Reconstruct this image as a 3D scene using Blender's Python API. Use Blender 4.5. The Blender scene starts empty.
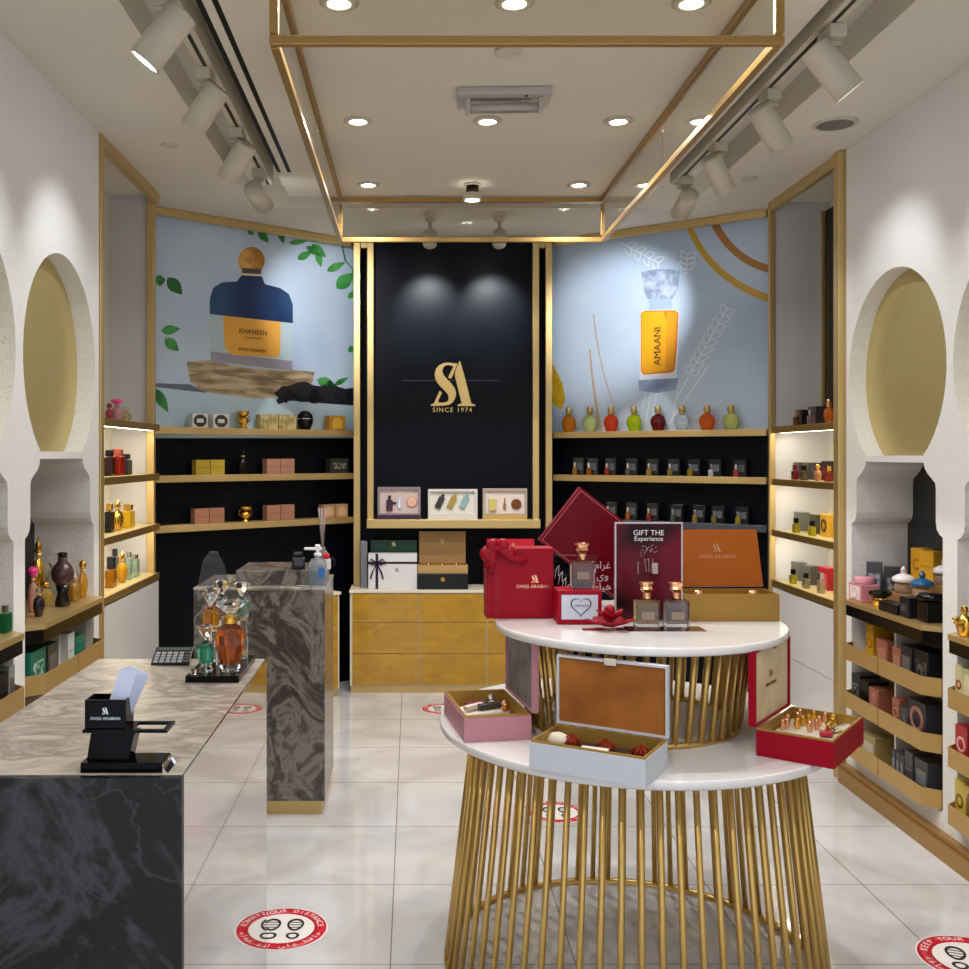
import bpy, bmesh, math, random
from mathutils import Vector, Matrix
random.seed(7)
S = bpy.context.scene
COL = S.collection
PI = math.pi
EYE = 1.65; F = 1000.0; VX = 412.0; VY = 455.0      # photo pixels: focal length and vanishing point
# ---------------------------------------------------------------- camera
cam = bpy.data.cameras.new('camera'); cam_o = bpy.data.objects.new('camera', cam); COL.objects.link(cam_o)
cam_o.location = (0, 0, EYE); cam_o.rotation_euler = (PI/2, 0, 0)
cam.sensor_width = 36; cam.lens = 36*F/969.0
cam.shift_x = (484.5-VX)/969; cam.shift_y = -(484.5-VY)/969
cam.clip_start = .05
S.camera = cam_o
# ---------------------------------------------------------------- world (the mall beyond the open shop front)
w = bpy.data.worlds.new('world'); S.world = w; w.use_nodes = True
w.node_tree.nodes['Background'].inputs[0].default_value = (.84, .90, 1, 1)
w.node_tree.nodes['Background'].inputs[1].default_value = 1.3
S.view_settings.view_transform = 'Standard'; S.view_settings.look = 'None'
S.view_settings.exposure = -0.02; S.view_settings.gamma = 1; S.view_settings.use_curve_mapping = False
DOWN_W = 47; SPOT_W = 21; LED_W = 1.3

# ---------------------------------------------------------------- materials
def lin(h):
    if not isinstance(h, str): return (*h, 1)
    c = [int(h[i:i+2], 16)/255 for i in (0, 2, 4)]
    return tuple([x/12.92 if x <= .04045 else ((x+.055)/1.055)**2.4 for x in c]+[1])
MATS = {}
def M(name, col='808080', rough=.5, metal=0, trans=0, ior=1.45, emit=0, spec=.5, coat=0, alpha=1, bump=0, bscale=60):
    if name in MATS: return MATS[name]
    m = bpy.data.materials.new(name); m.use_nodes = True; n = m.node_tree; b = n.nodes['Principled BSDF']
    c = lin(col)
    b.inputs['Base Color'].default_value = c; b.inputs['Roughness'].default_value = rough
    b.inputs['Metallic'].default_value = metal; b.inputs['Transmission Weight'].default_value = trans
    b.inputs['IOR'].default_value = ior; b.inputs['Specular IOR Level'].default_value = spec
    b.inputs['Coat Weight'].default_value = coat; b.inputs['Alpha'].default_value = alpha
    if emit: b.inputs['Emission Color'].default_value = c; b.inputs['Emission Strength'].default_value = emit
    if bump:
        t = n.nodes.new('ShaderNodeTexNoise'); t.inputs['Scale'].default_value = bscale; t.inputs['Detail'].default_value = 5
        bp = n.nodes.new('ShaderNodeBump'); bp.inputs['Strength'].default_value = bump; bp.inputs['Distance'].default_value = .01
        tc = n.nodes.new('ShaderNodeTexCoord'); n.links.new(tc.outputs['Object'], t.inputs[0])
        n.links.new(t.outputs[0], bp.inputs['Height']); n.links.new(bp.outputs[0], b.inputs['Normal'])
    MATS[name] = m
    return m
def mottle(name, c1, c2, scale=3, rough=.4, metal=0, detail=4, dist=0, stretch=(1, 1, 1), lo=.35, hi=.65, bump=0, spec=.5, coat=0, c3=None, mid=.5):
    """two or three colours mixed by a noise: wood burl, stucco, suede, printed patterns, marble"""
    m = M(name, c1, rough, metal, spec=spec, coat=coat); n = m.node_tree; b = n.nodes['Principled BSDF']
    tc = n.nodes.new('ShaderNodeTexCoord'); mp = n.nodes.new('ShaderNodeMapping'); mp.inputs['Scale'].default_value = stretch
    t = n.nodes.new('ShaderNodeTexNoise'); t.inputs['Scale'].default_value = scale; t.inputs['Detail'].default_value = detail; t.inputs['Distortion'].default_value = dist
    r = n.nodes.new('ShaderNodeValToRGB'); r.color_ramp.elements[0].position = lo; r.color_ramp.elements[1].position = hi
    r.color_ramp.elements[0].color = lin(c1); r.color_ramp.elements[1].color = lin(c2)
    if c3: e = r.color_ramp.elements.new(mid); e.color = lin(c3)
    n.links.new(tc.outputs['Object'], mp.inputs[0]); n.links.new(mp.outputs[0], t.inputs[0]); n.links.new(t.outputs[0], r.inputs[0])
    n.links.new(r.outputs[0], b.inputs['Base Color'])
    if bump:
        bp = n.nodes.new('ShaderNodeBump'); bp.inputs['Strength'].default_value = bump; bp.inputs['Distance'].default_value = .01
        n.links.new(t.outputs[0], bp.inputs['Height']); n.links.new(bp.outputs[0], b.inputs['Normal'])
    return m
def marble(name, base, light, dark, scale=2.0, warp=2.5, rough=.15, coat=0.3, rot=(0, 0, 0), vein=.5, stretch=(1, 1, 1), fine=10):
    """swirled stone: contour bands of a warped noise, plus thin pale veins"""
    m = M(name, base, rough, coat=coat); n = m.node_tree; b = n.nodes['Principled BSDF']; L = n.links.new
    tc = n.nodes.new('ShaderNodeTexCoord'); mp = n.nodes.new('ShaderNodeMapping'); mp.inputs['Rotation'].default_value = rot; mp.inputs['Scale'].default_value = stretch
    L(tc.outputs['Object'], mp.inputs[0])
    wv = n.nodes.new('ShaderNodeTexNoise'); wv.inputs['Scale'].default_value = scale; wv.inputs['Detail'].default_value = fine
    wv.inputs['Roughness'].default_value = .62; wv.inputs['Distortion'].default_value = warp
    L(mp.outputs[0], wv.inputs[0])
    r = n.nodes.new('ShaderNodeValToRGB'); cr = r.color_ramp
    cr.elements[0].color = lin(dark); cr.elements[0].position = .2; cr.elements[1].color = lin(base); cr.elements[1].position = .85
    for q, c in ((.36, base), (.42, light), (.46, base), (.50, dark), (.54, base), (.59, light), (.64, base), (.72, dark)):
        e = cr.elements.new(q); e.color = lin(c)
    L(wv.outputs[0], r.inputs[0])
    ns = n.nodes.new('ShaderNodeTexNoise'); ns.inputs['Scale'].default_value = scale*1.7; ns.inputs['Detail'].default_value = 9; ns.inputs['Distortion'].default_value = 1.2
    L(mp.outputs[0], ns.inputs[0])
    sb = n.nodes.new('ShaderNodeMath'); sb.operation = 'SUBTRACT'; sb.inputs[1].default_value = .5; L(ns.outputs[0], sb.inputs[0])
    ab = n.nodes.new('ShaderNodeMath'); ab.operation = 'ABSOLUTE'; L(sb.outputs[0], ab.inputs[0])
    mr = n.nodes.new('ShaderNodeMapRange'); mr.inputs['From Min'].default_value = 0; mr.inputs['From Max'].default_value = .012
    mr.inputs['To Min'].default_value = vein; mr.inputs['To Max'].default_value = 0; L(ab.outputs[0], mr.inputs['Value'])
    mx = n.nodes.new('ShaderNodeMix'); mx.data_type = 'RGBA'; L(mr.outputs[0], mx.inputs['Factor']); L(r.outputs[0], mx.inputs['A']); mx.inputs['B'].default_value = lin(light)
    L(mx.outputs['Result'], b.inputs['Base Color'])
    return m
GOLD = M('champagne_gold', 'D3B67C', .42, .8)
GOLDD = M('brushed_brass', 'A47C34', .33, .9)
GOLDM = M('satin_gold_sheet', 'CDBA80', .42, .7, bump=.02, bscale=9)
GOLDP = M('polished_gold', 'E8B850', .15, 1)
ROSE = M('rose_gold', 'EBB08A', .18, 1)
CHROME = M('chrome', 'D0D0D4', .12, 1)
WHITE = M('white_laminate', 'DEDCD8', .35)
CEIL = M('ceiling_paint', 'D8D2C6', .8)
NAVY = M('black_navy_panel', '03070F', .38, spec=.15)
BLACK = M('black_gloss', '060608', .2, spec=.3)
BLACKM = M('black_matte', '08080A', .5, spec=.2)
STONE_W = M('white_solid_surface', 'E4E2E2', .12, coat=.5)
GLASS = M('clear_glass', 'FFFFFF', .02, trans=1, ior=1.45)
STUCCO = mottle('speckled_white_wall', 'CFC9C0', 'DEDCD8', 90, .6, detail=3, lo=.28, hi=.42, bump=.25)
FIX = M('fixture_beige_white', 'C9C1B1', .45)

# ---------------------------------------------------------------- mesh helpers
def BM(): return bmesh.new()
def xf(loc=(0, 0, 0), rot=(0, 0, 0)):
    return Matrix.Translation(loc) @ Matrix.Rotation(rot[2], 4, 'Z') @ Matrix.Rotation(rot[1], 4, 'Y') @ Matrix.Rotation(rot[0], 4, 'X')
def merge(bm, b2, mtx=None):
    me = bpy.data.meshes.new('t')
    if mtx is not None: bmesh.ops.transform(b2, matrix=mtx, verts=b2.verts)
    b2.to_mesh(me); b2.free(); bm.from_mesh(me); bpy.data.meshes.remove(me)
    return bm
def box(x0, x1, y0, y1, z0, z1, bev=0, bm=None, mtx=None, seg=2):
    b = BM(); bmesh.ops.create_cube(b, size=1)
    for v in b.verts:
        v.co = Vector((x0+(v.co.x+.5)*(x1-x0), y0+(v.co.y+.5)*(y1-y0), z0+(v.co.z+.5)*(z1-z0)))
    if bev: bmesh.ops.bevel(b, geom=b.edges[:], offset=bev, segments=seg, affect='EDGES', profile=.5)
    if bm is None and mtx is None: return b
    return merge(bm if bm is not None else BM(), b, mtx)
def cbox(w, d, h, z=0, bev=0, **k): return box(-w/2, w/2, -d/2, d/2, z, z+h, bev, **k)
def lathe(prof, n=20, sx=1, sy=1, bm=None, mtx=None, shade=True, rot=0, cap=True):
    b = BM(); rings = []
    for r, z in prof:
        if r < 1e-5: rings.append([b.verts.new((0, 0, z))])
        else: rings.append([b.verts.new((r*sx*math.cos(rot+2*PI*i/n), r*sy*math.sin(rot+2*PI*i/n), z)) for i in range(n)])
    for a, c in zip(rings, rings[1:]):
        for i in range(n):
            j = (i+1) % n
            if len(a) == 1 and len(c) == 1: continue
            if len(a) == 1: f = b.faces.new((a[0], c[j], c[i]))
            elif len(c) == 1: f = b.faces.new((a[i], a[j], c[0]))
            else: f = b.faces.new((a[i], a[j], c[j], c[i]))
            f.smooth = shade
    if cap and len(rings[0]) > 1: b.faces.new(rings[0][::-1])
    if cap and len(rings[-1]) > 1: b.faces.new(rings[-1])
    bmesh.ops.recalc_face_normals(b, faces=b.faces[:])
    if bm is None and mtx is None: return b
    return merge(bm if bm is not None else BM(), b, mtx)
def cyl(r, z0, z1, n=20, bev=0, bm=None, mtx=None):
    p = [(r-bev, z0), (r, z0+bev), (r, z1-bev), (r-bev, z1)] if bev else [(r, z0), (r, z1)]
    return lathe(p, n, bm=bm, mtx=mtx)
def tube(pts, r, n=8, bm=None):
    b = BM(); pts = [Vector(p) for p in pts]; rings = []
    for i, p in enumerate(pts):
        d = (pts[min(i+1, len(pts)-1)]-pts[max(i-1, 0)]).normalized()
        a = d.cross(Vector((0, 0, 1)) if abs(d.z) < .9 else Vector((1, 0, 0))).normalized(); c = d.cross(a)
        rr = r[i] if isinstance(r, (list, tuple)) else r
        rings.append([b.verts.new(p+a*rr*math.cos(2*PI*k/n)+c*rr*math.sin(2*PI*k/n)) for k in range(n)])
    for a, c in zip(rings, rings[1:]):
        for k in range(n):
            f = b.faces.new((a[k], a[(k+1) % n], c[(k+1) % n], c[k])); f.smooth = True
    b.faces.new(rings[0][::-1]); b.faces.new(rings[-1])
    bmesh.ops.recalc_face_normals(b, faces=b.faces[:])
    if bm is None: return b
    return merge(bm, b)
def plate(outer, holes=(), t=.01, mtx=None, bm=None, bev=0):
    """flat outline in local x,z (y = 0 front) extruded to y = t, with holes"""
    b = BM(); edges = []
    for loop in [outer]+list(holes):
        vs = [b.verts.new((x, 0, z)) for x, z in loop]
        for i in range(len(vs)): edges.append(b.edges.new((vs[i], vs[(i+1) % len(vs)])))
    if holes: bmesh.ops.triangle_fill(b, edges=edges, use_beauty=True)
    else: b.faces.new(list(b.verts))
    g = bmesh.ops.extrude_face_region(b, geom=b.faces[:])
    bmesh.ops.translate(b, verts=[v for v in g['geom'] if isinstance(v, bmesh.types.BMVert)], vec=(0, t, 0))
    bmesh.ops.recalc_face_normals(b, faces=b.faces[:])
    if bm is None and mtx is None: return b
    return merge(bm if bm is not None else BM(), b, mtx)
def tray(w, d, h, t, floor, bm=None, mtx=None):
    """open-topped box, walls t thick, floor at height floor"""
    b = BM(); o = [(-w/2, -d/2), (w/2, -d/2), (w/2, d/2), (-w/2, d/2)]; i_ = [(x*(1-2*t/w), y*(1-2*t/d)) for x, y in o]
    V = lambda P, z: [b.verts.new((x, y, z)) for x, y in P]
    a, c, e, f = V(o, 0), V(o, h), V(i_, h), V(i_, floor)
    b.faces.new(a[::-1]); b.faces.new(f)
    for p, q in ((a, c), (c, e), (e, f)):
        for k in range(4): b.faces.new((p[k], p[(k+1) % 4], q[(k+1) % 4], q[k]))
    bmesh.ops.recalc_face_normals(b, faces=b.faces[:])
    if bm is None and mtx is None: return b
    return merge(bm if bm is not None else BM(), b, mtx)

# ---------------------------------------------------------------- object helpers
def obj(name, bm, m, parent=None, loc=(0, 0, 0), rot=(0, 0, 0), label=None):
    me = bpy.data.meshes.new(name); bm.to_mesh(me); bm.free()
    if m: me.materials.append(m)
    o = bpy.data.objects.new(name, me); COL.objects.link(o); o.location = loc; o.rotation_euler = rot
    if parent: o.parent = parent
    if label: o['label'] = label
    return o
def thing(name, label, cat, loc=(0, 0, 0), rz=0, group=None, rot=None):
    o = bpy.data.objects.new(name, None); COL.objects.link(o); o.location = loc
    o.rotation_euler = rot if rot else (0, 0, rz); o.empty_display_size = .05
    o['label'] = label; o['category'] = cat
    if group: o['group'] = group
    return o
def tag(o, label, cat, group=None, kind=None):
    o['label'] = label; o['category'] = cat
    if group: o['group'] = group
    if kind: o['kind'] = kind
    return o
def struct(name, bm, m, parent=None):
    o = obj(name, bm, m, parent)
    if not parent: o['kind'] = 'structure'
    return o
def copy_tree(o, parent=None):
    c = o.copy(); COL.objects.link(c)
    if parent: c.parent = parent
    for ch in [x for x in KIDS(o)]: copy_tree(ch, c)
    return c
def KIDS(o): return [x for x in list(COL.objects) if x.parent == o]
def place(o, loc, rz=0, label=None, group=None):
    o.location = loc; o.rotation_euler = (0, 0, rz)
    if label: o['label'] = label
    if group: o['group'] = group
    return o
def text(s, size, m, parent, loc, rot=(PI/2, 0, 0), ext=.0004, name='lettering', spacing=1, sx=1, label=None):
    cu = bpy.data.curves.new('t', 'FONT'); cu.body = s; cu.size = size; cu.align_x = 'CENTER'; cu.align_y = 'CENTER'
    cu.extrude = ext; cu.space_character = spacing; cu.resolution_u = 3
    t = bpy.data.objects.new('t', cu); COL.objects.link(t); bpy.context.view_layer.update()
    me = bpy.data.meshes.new_from_object(t.evaluated_get(bpy.context.evaluated_depsgraph_get()))
    bpy.data.objects.remove(t); bpy.data.curves.remove(cu)
    me.materials.clear(); me.materials.append(m)
    o = bpy.data.objects.new(name, me); COL.objects.link(o); o.location = loc; o.rotation_euler = rot; o.scale = (sx, 1, 1)
    if parent: o.parent = parent
    if label: o['label'] = label
    return o
# photo pixel -> point on a real surface
def on_z(px, py, z): Y = (EYE-z)*F/(py-VY); return Vector(((px-VX)*Y/F, Y, z))
def on_y(px, py, Y): return Vector(((px-VX)*Y/F, Y, EYE-(py-VY)*Y/F))
def on_x(px, py, X): Y = X*F/(px-VX); return Vector((X, Y, EYE-(py-VY)*Y/F))
class Frame:
    """vertical plane through a and b; local x along it, y into the wall, z up"""
    def __init__(s, a, b):
        s.a = Vector((*a, 0)); s.u = (Vector((*b, 0))-s.a); s.len = s.u.length; s.u.normalize()
        s.v = Vector((-s.u.y, s.u.x, 0)); s.rz = math.atan2(s.u.y, s.u.x)
    def mtx(s): return Matrix.Translation(s.a) @ Matrix.Rotation(s.rz, 4, 'Z')
    def P(s, x, y, z): p = s.a+s.u*x+s.v*y; p.z = z; return p
    def hit(s, px, y=0):      # local x where the sight line of column px meets the plane pushed in by y
        o = s.a+s.v*y; k = (px-VX)/F
        return (k*o.y-o.x)/(s.u.x-k*s.u.y)
ORD = ['first', 'second', 'third', 'fourth', 'fifth', 'sixth', 'seventh', 'eighth', 'ninth', 'tenth']
# ================================================================ THE SETTING
H = 3.2
XL, XR = -1.5, 2.2
# ---- floor: large pale polished tiles with thin joints
def floor_mat():
    m = M('floor_tiles', 'D9D8D6', .1, coat=.25); n = m.node_tree; b = n.nodes['Principled BSDF']; L = n.links.new
    tc = n.nodes.new('ShaderNodeTexCoord'); mp = n.nodes.new('ShaderNodeMapping'); mp.inputs['Location'].default_value = (.07, -.24, 0)
    L(tc.outputs['Object'], mp.inputs[0])
    br = n.nodes.new('ShaderNodeTexBrick'); br.offset = 0; br.squash = 1
    br.inputs['Scale'].default_value = 1; br.inputs['Brick Width'].default_value = .6; br.inputs['Row Height'].default_value = .6
    br.inputs['Mortar Size'].default_value = .0022; br.inputs['Mortar Smooth'].default_value = .1; br.inputs['Bias'].default_value = 0
    for k, c in (('Color1', 'D6D7D9'), ('Color2', 'CFD0D2'), ('Mortar', '85817B')): br.inputs[k].default_value = lin(c)
    L(mp.outputs[0], br.inputs[0])
    ns = n.nodes.new('ShaderNodeTexNoise'); ns.inputs['Scale'].default_value = 1.7; ns.inputs['Detail'].default_value = 8; ns.inputs['Distortion'].default_value = 1.2
    L(tc.outputs['Object'], ns.inputs[0])
    r = n.nodes.new('ShaderNodeValToRGB'); r.color_ramp.elements[0].position = .38; r.color_ramp.elements[0].color = lin('E6E4E2')
    r.color_ramp.elements[1].position = .6; r.color_ramp.elements[1].color = lin('FFFFFF'); L(ns.outputs[0], r.inputs[0])
    mx = n.nodes.new('ShaderNodeMix'); mx.data_type = 'RGBA'; mx.blend_type = 'MULTIPLY'; mx.inputs['Factor'].default_value = 1
    L(br.outputs['Color'], mx.inputs['A']); L(r.outputs[0], mx.inputs['B']); L(mx.outputs['Result'], b.inputs['Base Color'])
    return m
struct('floor', box(-3, 3.7, -1.5, 8.6, -.1, 0), floor_mat())
# ---- ceiling: centre slab, side strips, the recessed light channels and the crosswise channel at the back
ch = BM()
box(-.74, 1.42, -1.5, 6.0, H, H+.14, bm=ch)
box(-3, -1.0, -1.5, 8.6, H, H+.14, bm=ch); box(1.72, 3.7, -1.5, 8.6, H, H+.14, bm=ch)
box(-1.0, 1.72, 6.28, 8.6, H, H+.14, bm=ch)
box(-3, 3.7, -1.5, 8.6, H+.14, H+.2, bm=ch)
struct('ceiling', ch, CEIL)
for x0 in (-.728, -.672):
    o = obj('air_slot', box(x0-.011, x0+.011, .3, 5.48, H-.0005, H+.03), BLACKM)
    tag(o, 'long black air slot in the ceiling, %s' % ('the one nearer the track lights' if x0 < -.7 else 'the one nearer the gold frame'), 'air slot', 'black air slots in the ceiling')
# ---- side walls with keyhole arches
def keyhole(yc, R, neck, zc, RZ, lw, z0):
    """outline in (y, z): circle on a neck, stepped corbels, straight lower opening"""
    a0 = math.asin(neck/R)
    zt = zc-RZ*math.cos(a0)
    pts = []
    for i in range(41):
        a = -PI/2+a0+(2*PI-2*a0)*i/40            # from the right end of the neck over the top to the left end
        pts.append((yc+R*math.cos(a), zc+RZ*math.sin(a)))
    h1 = neck+.035; h2 = lw/2-.055
    right = [(yc+neck, zt), (yc+neck+.01, zt-.05), (yc+h1, zt-.075), (yc+h2-.03, zt-.10), (yc+h2-.005, zt-.115), (yc+h2, zt-.14), (yc+h2, zt-.28),
             (yc+h2+.008, zt-.31), (yc+h2+.03, zt-.33), (yc+lw/2, zt-.34), (yc+lw/2, z0)]
    left = [(2*yc-y, z) for y, z in right]
    return pts, left, right, zt
def arch_wall(side, X, centres, R, neck, lw, name, yend, ZC, RZ):
    sgn = -1 if side == 'left' else 1           # outward direction of the wall thickness
    mt = Matrix(((0, -1 if side == 'left' else 1, 0, X), (1, 0, 0, 0), (0, 0, 1, 0), (0, 0, 0, 1)))   # local x->Y, local y->outward X
    # mt maps (x,y,z) -> (X + s*y, x, z)
    holes = []
    for yc in centres:
        arc, left, right, zt = keyhole(yc, R, neck, ZC, RZ, lw, .17)
        loop = arc + left[1:] + right[::-1][:-1]
        loop = [(y, z) for y, z in loop]
        holes.append(loop)
    outer = [(-.6, 0), (yend, 0), (yend, H-.001), (-.6, H-.001)]
    wall = plate(outer, holes, .28)
    bmesh.ops.transform(wall, matrix=mt, verts=wall.verts); bmesh.ops.recalc_face_normals(wall, faces=wall.faces[:])
    struct(name, wall, STUCCO)
    for k, yc in enumerate(centres):
        a0 = math.asin(neck/R); zt = ZC-RZ*math.cos(a0)
        g = []
        for i in range(49):
            a = -PI/2+a0+(2*PI-2*a0)*i/48; g.append((yc+(R-.001)*math.cos(a), ZC+(RZ-.001)*math.sin(a)))
        p = plate(g, (), .03); bmesh.ops.transform(p, matrix=Matrix.Translation((sgn*.085, 0, 0)) @ mt, verts=p.verts); bmesh.ops.recalc_face_normals(p, faces=p.faces[:])
        o = obj('gold_arch_panel', p, GOLDM)
        near = 'first arch from the back' if k == 0 else ('second arch from the back' if k == 1 else 'third arch from the back')
        tag(o, 'satin gold round panel in the %s wall, %s' % (side, near), 'wall panel', 'gold arch panels on the %s wall' % side)
        o = struct('trim_ledge', box(min(X+sgn*.001, X+sgn*.28), max(X+sgn*.001, X+sgn*.28), yc-neck-.004, yc+neck+.004, zt-.03, zt+.0), STUCCO)
        b = box(min(X+sgn*.281, X+sgn*.30), max(X+sgn*.281, X+sgn*.30), yc-lw/2-.02, yc+lw/2+.02, .1, 1.7)
        struct('wall_niche_back', b, M('dark_niche_back', '15171A', .35))
arch_wall('right', XR, (4.575, 3.605, 2.635), .46, .27, .86, 'wall_right', 5.06, 2.031, .474)
arch_wall('left', XL, (4.295, 3.345, 2.395), .44, .255, .84, 'wall_left', 4.79, 2.044, .466)
# corbels are deeper than the gold: solid cheeks beside the neck behind the gold panel stay in the wall thickness
# ---- side display bays beyond the arches
struct('wall_left_bay', box(-1.86, -1.80, 4.72, 6.4, 0, H), M('bay_back', 'CFC9BD', .5))
struct('wall_right_bay', box(2.55, 2.62, 5.0, 6.6, 0, H), M('bay_back_right', 'CFC9BD', .5))
struct('wall_left_bay_end', box(-1.80, -1.575, 5.975, 6.1, 0, H), M('bay_laminate', 'C6C4C4', .45))
struct('wall_right_bay_end', box(2.22, 2.55, 6.12, 6.2, 0, H), MATS['bay_laminate'])
struct('wall_left_bay_side', box(-1.80, -1.505, 4.795, 4.83, 0, H), MATS['bay_laminate'])
struct('wall_right_bay_side', box(2.205, 2.55, 5.065, 5.10, 0, H), MATS['bay_laminate'])
# ---- angled back walls and the centre wall
FL = Frame((-1.6, 6.22), (-.42, 7.2)); FR = Frame((1.0, 7.2), (2.25, 6.28))
DEPTH = .12
SPAN = {FL: (FL.hit(155, 0), FL.hit(353, 0)), FR: (FR.hit(554, 0), FR.hit(767, 0))}
for fr, nm in ((FL, 'wall_back_left'), (FR, 'wall_back_right')):
    struct(nm, box(-.3 if fr is FR else -.12, fr.len+(.3 if fr is FL else .1), DEPTH, DEPTH+.08, 0, H, mtx=fr.mtx()), NAVY)
struct('wall_back', box(-.405, 1.0, 7.28, 7.36, 0, H), NAVY)
# gold posts and rails
def rail(name, bm, lab, grp, m=None):
    return tag(obj(name, bm, m or GOLD), lab, 'gold trim', grp)
def post(px, Y, wpx, d=.05, z0=0, z1=H, X=None):
    x = (px-VX)*Y/F; w_ = wpx*Y/F
    return box(x-w_/2, x+w_/2, Y, Y+d, z0, z1-.001, .003)
GP = 'gold posts framing the displays'
rail('gold_post', box(-1.532, -1.492, 4.80, 4.85, 0, H-.002, .003), 'tall gold post between the left arch wall and the lit shelf bay', GP)
rail('gold_post', box(-1.578, -1.532, 5.94, 5.98, 0, H-.002, .003), 'tall gold post between the left shelf bay and the blue poster panel', GP)
rail('gold_post', box(2.165, 2.225, 5.08, 5.14, 0, H-.002, .003), 'tall gold post between the right arch wall and the lit shelf bay', GP)
rail('gold_post', box(2.185, 2.222, 6.11, 6.14, 0, H-.002, .003), 'tall gold post between the right shelf bay and the amber bottle poster', GP)
rail('gold_post', box(-.418, -.370, 7.15, 7.2, .717, H-.002, .003), 'slim gold post left of the black logo panel', GP)
rail('gold_post', box(.955, 1.003, 7.15, 7.2, .717, H-.002, .003), 'slim gold post right of the black logo panel', GP)
rail('gold_rail', box(-1.535, -1.495, 4.85, 5.93, H-.06, H-.002, .003), 'gold rail under the ceiling above the left shelf bay', 'gold rails under the ceiling')
rail('gold_rail', box(2.185, 2.225, 5.14, 6.1, H-.06, H-.002, .003), 'gold rail under the ceiling above the right shelf bay', 'gold rails under the ceiling')
rail('gold_rail', box(0, FL.len-.03, -.01, .03, H-.05, H-.002, .003, mtx=FL.mtx()), 'gold rail under the ceiling above the left poster', 'gold rails under the ceiling')
rail('gold_rail', box(.03, FR.len-.02, -.01, .03, H-.05, H-.002, .003, mtx=FR.mtx()), 'gold rail under the ceiling above the right poster', 'gold rails under the ceiling')
rail('gold_rail', box(-.367, .952, 7.14, 7.19, H-.07, H-.002, .003), 'gold rail under the ceiling above the logo panel', 'gold rails under the ceiling')
rail('gold_strip', box(2.50, 2.522, 6.10, 6.118, 1.86, H-.06, .002), 'narrow gold upright strip on the end wall of the right shelf bay', 'gold rails under the ceiling')
rail('dark_strip', box(2.523, 2.549, 5.2, 6.118, 1.86, H-.06), 'dark upright strip beside the narrow gold strip in the right bay', 'gold rails under the ceiling', BLACK)

# ---- lit shelf bays
LED = M('shelf_light', 'FFF3D8', .5, emit=12)
def bay(side):
    zs = (1.83, 1.54, 1.245, .955) if side == 'left' else (1.82, 1.505, 1.195, .89)
    y0, y1 = (4.86, 5.92) if side == 'left' else (5.145, 6.095)
    X = -1.5 if side == 'left' else 2.2; s = -1 if side == 'left' else 1
    names = ['topmost', 'second from top', 'third from top', 'lowest']
    for i, z in enumerate(zs):
        x_in = X+s*.29; a, b = sorted((X+s*.012, x_in))
        t = thing('bay_shelf', 'gold-edged shelf in the lit bay on the %s, %s' % (side, names[i]), 'shelf', group='shelves of the %s lit bay' % side)
        obj('board', box(a, b, y0, y1, z-.03, z), M('shelf_board', 'B9A673', .35, .3), t)
        a, b = sorted((X-s*.006, X+s*.012))
        obj('front_edge', box(a, b, y0, y1, z-.038, z+.001, .002), M('bronze_gold_edge', 'A88A4C', .35, .8), t)
        if i < 3:
            a, b = sorted((X+s*.02, X+s*.05))
            l = obj('light_strip', box(a, b, y0+.03, y1-.03, z-.037, z-.0305), LED, t)
            la = bpy.data.lights.new('shelf_lamp', 'AREA'); la.shape = 'RECTANGLE'; la.size = .03; la.size_y = y1-y0-.1; la.energy = LED_W*1.6; la.color = (1, .95, .82)
            lo = bpy.data.objects.new('shelf_lamp', la); COL.objects.link(lo); lo.parent = t; lo.location = (X+s*.06, (y0+y1)/2, z-.04); lo.rotation_euler = (0, s*-.5, 0)
    # tiled base under the lowest shelf
    a, b = sorted((X+s*.0, X+s*.28)); z = zs[-1]-.046
    struct('wall_%s_bay_base' % side, box(a, b, y0, y1, 0, z), mottle('white_wall_tile', 'D2CFCA', 'DEDCDA', 1.5, .15, coat=.3) if 'white_wall_tile' not in MATS else MATS['white_wall_tile'])
    xx = sorted((X-s*.0015, X+s*.001))
    struct('trim_base_joint', box(xx[0], xx[1], y0, y1, .47, .473), M('joint', '9A968F', .6))
bay('left'); bay('right')

# ---- shelves on the angled walls
def wall_shelf(fr, z, lab, grp, front=GOLD, board=None):
    t = thing('display_shelf', lab, 'shelf', group=grp)
    obj('board', box(SPAN[fr][0], SPAN[fr][1], .0, DEPTH-.002, z-.03, z, mtx=fr.mtx()), board or GOLD, t)
    obj('front_edge', box(SPAN[fr][0], SPAN[fr][1], -.012, .0, z-.042, z+.001, .002, mtx=fr.mtx()), front, t)
    return t
ZS = (1.825, 1.52, 1.205)
for i, z in enumerate(ZS):
    wall_shelf(FL, z, 'gold-edged shelf on the angled wall below the round bottle poster, %s' % ['topmost', 'middle one', 'lowest'][i], 'shelves below the left poster')
    if i < 2: wall_shelf(FR, z-.012, 'gold-edged shelf on the angled wall below the amber bottle poster, %s' % ['topmost', 'middle one'][i], 'shelves below the right poster')
wall_shelf(FR, ZS[2], 'dark shelf with a thin pale front edge, lowest below the amber bottle poster', 'shelves below the right poster', M('thin_steel_edge', '5A6068', .3, .6), NAVY)
# ---- centre logo panel
lp = thing('logo_panel', 'tall black panel in a gold frame with gold SA letters', 'logo panel', (.29, 7.06, 0))
obj('panel', box(-.58, .6, .02, .075, 1.2, H-.03), NAVY, lp)
obj('frame', merge(merge(box(-.605, -.56, -.02, .02, 1.15, H-.03, .003), box(.56, .605, -.02, .02, 1.15, H-.03, .003)), box(-.605, .605, -.10, .02, 1.14, 1.2, .003)), GOLD, lp)
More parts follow.
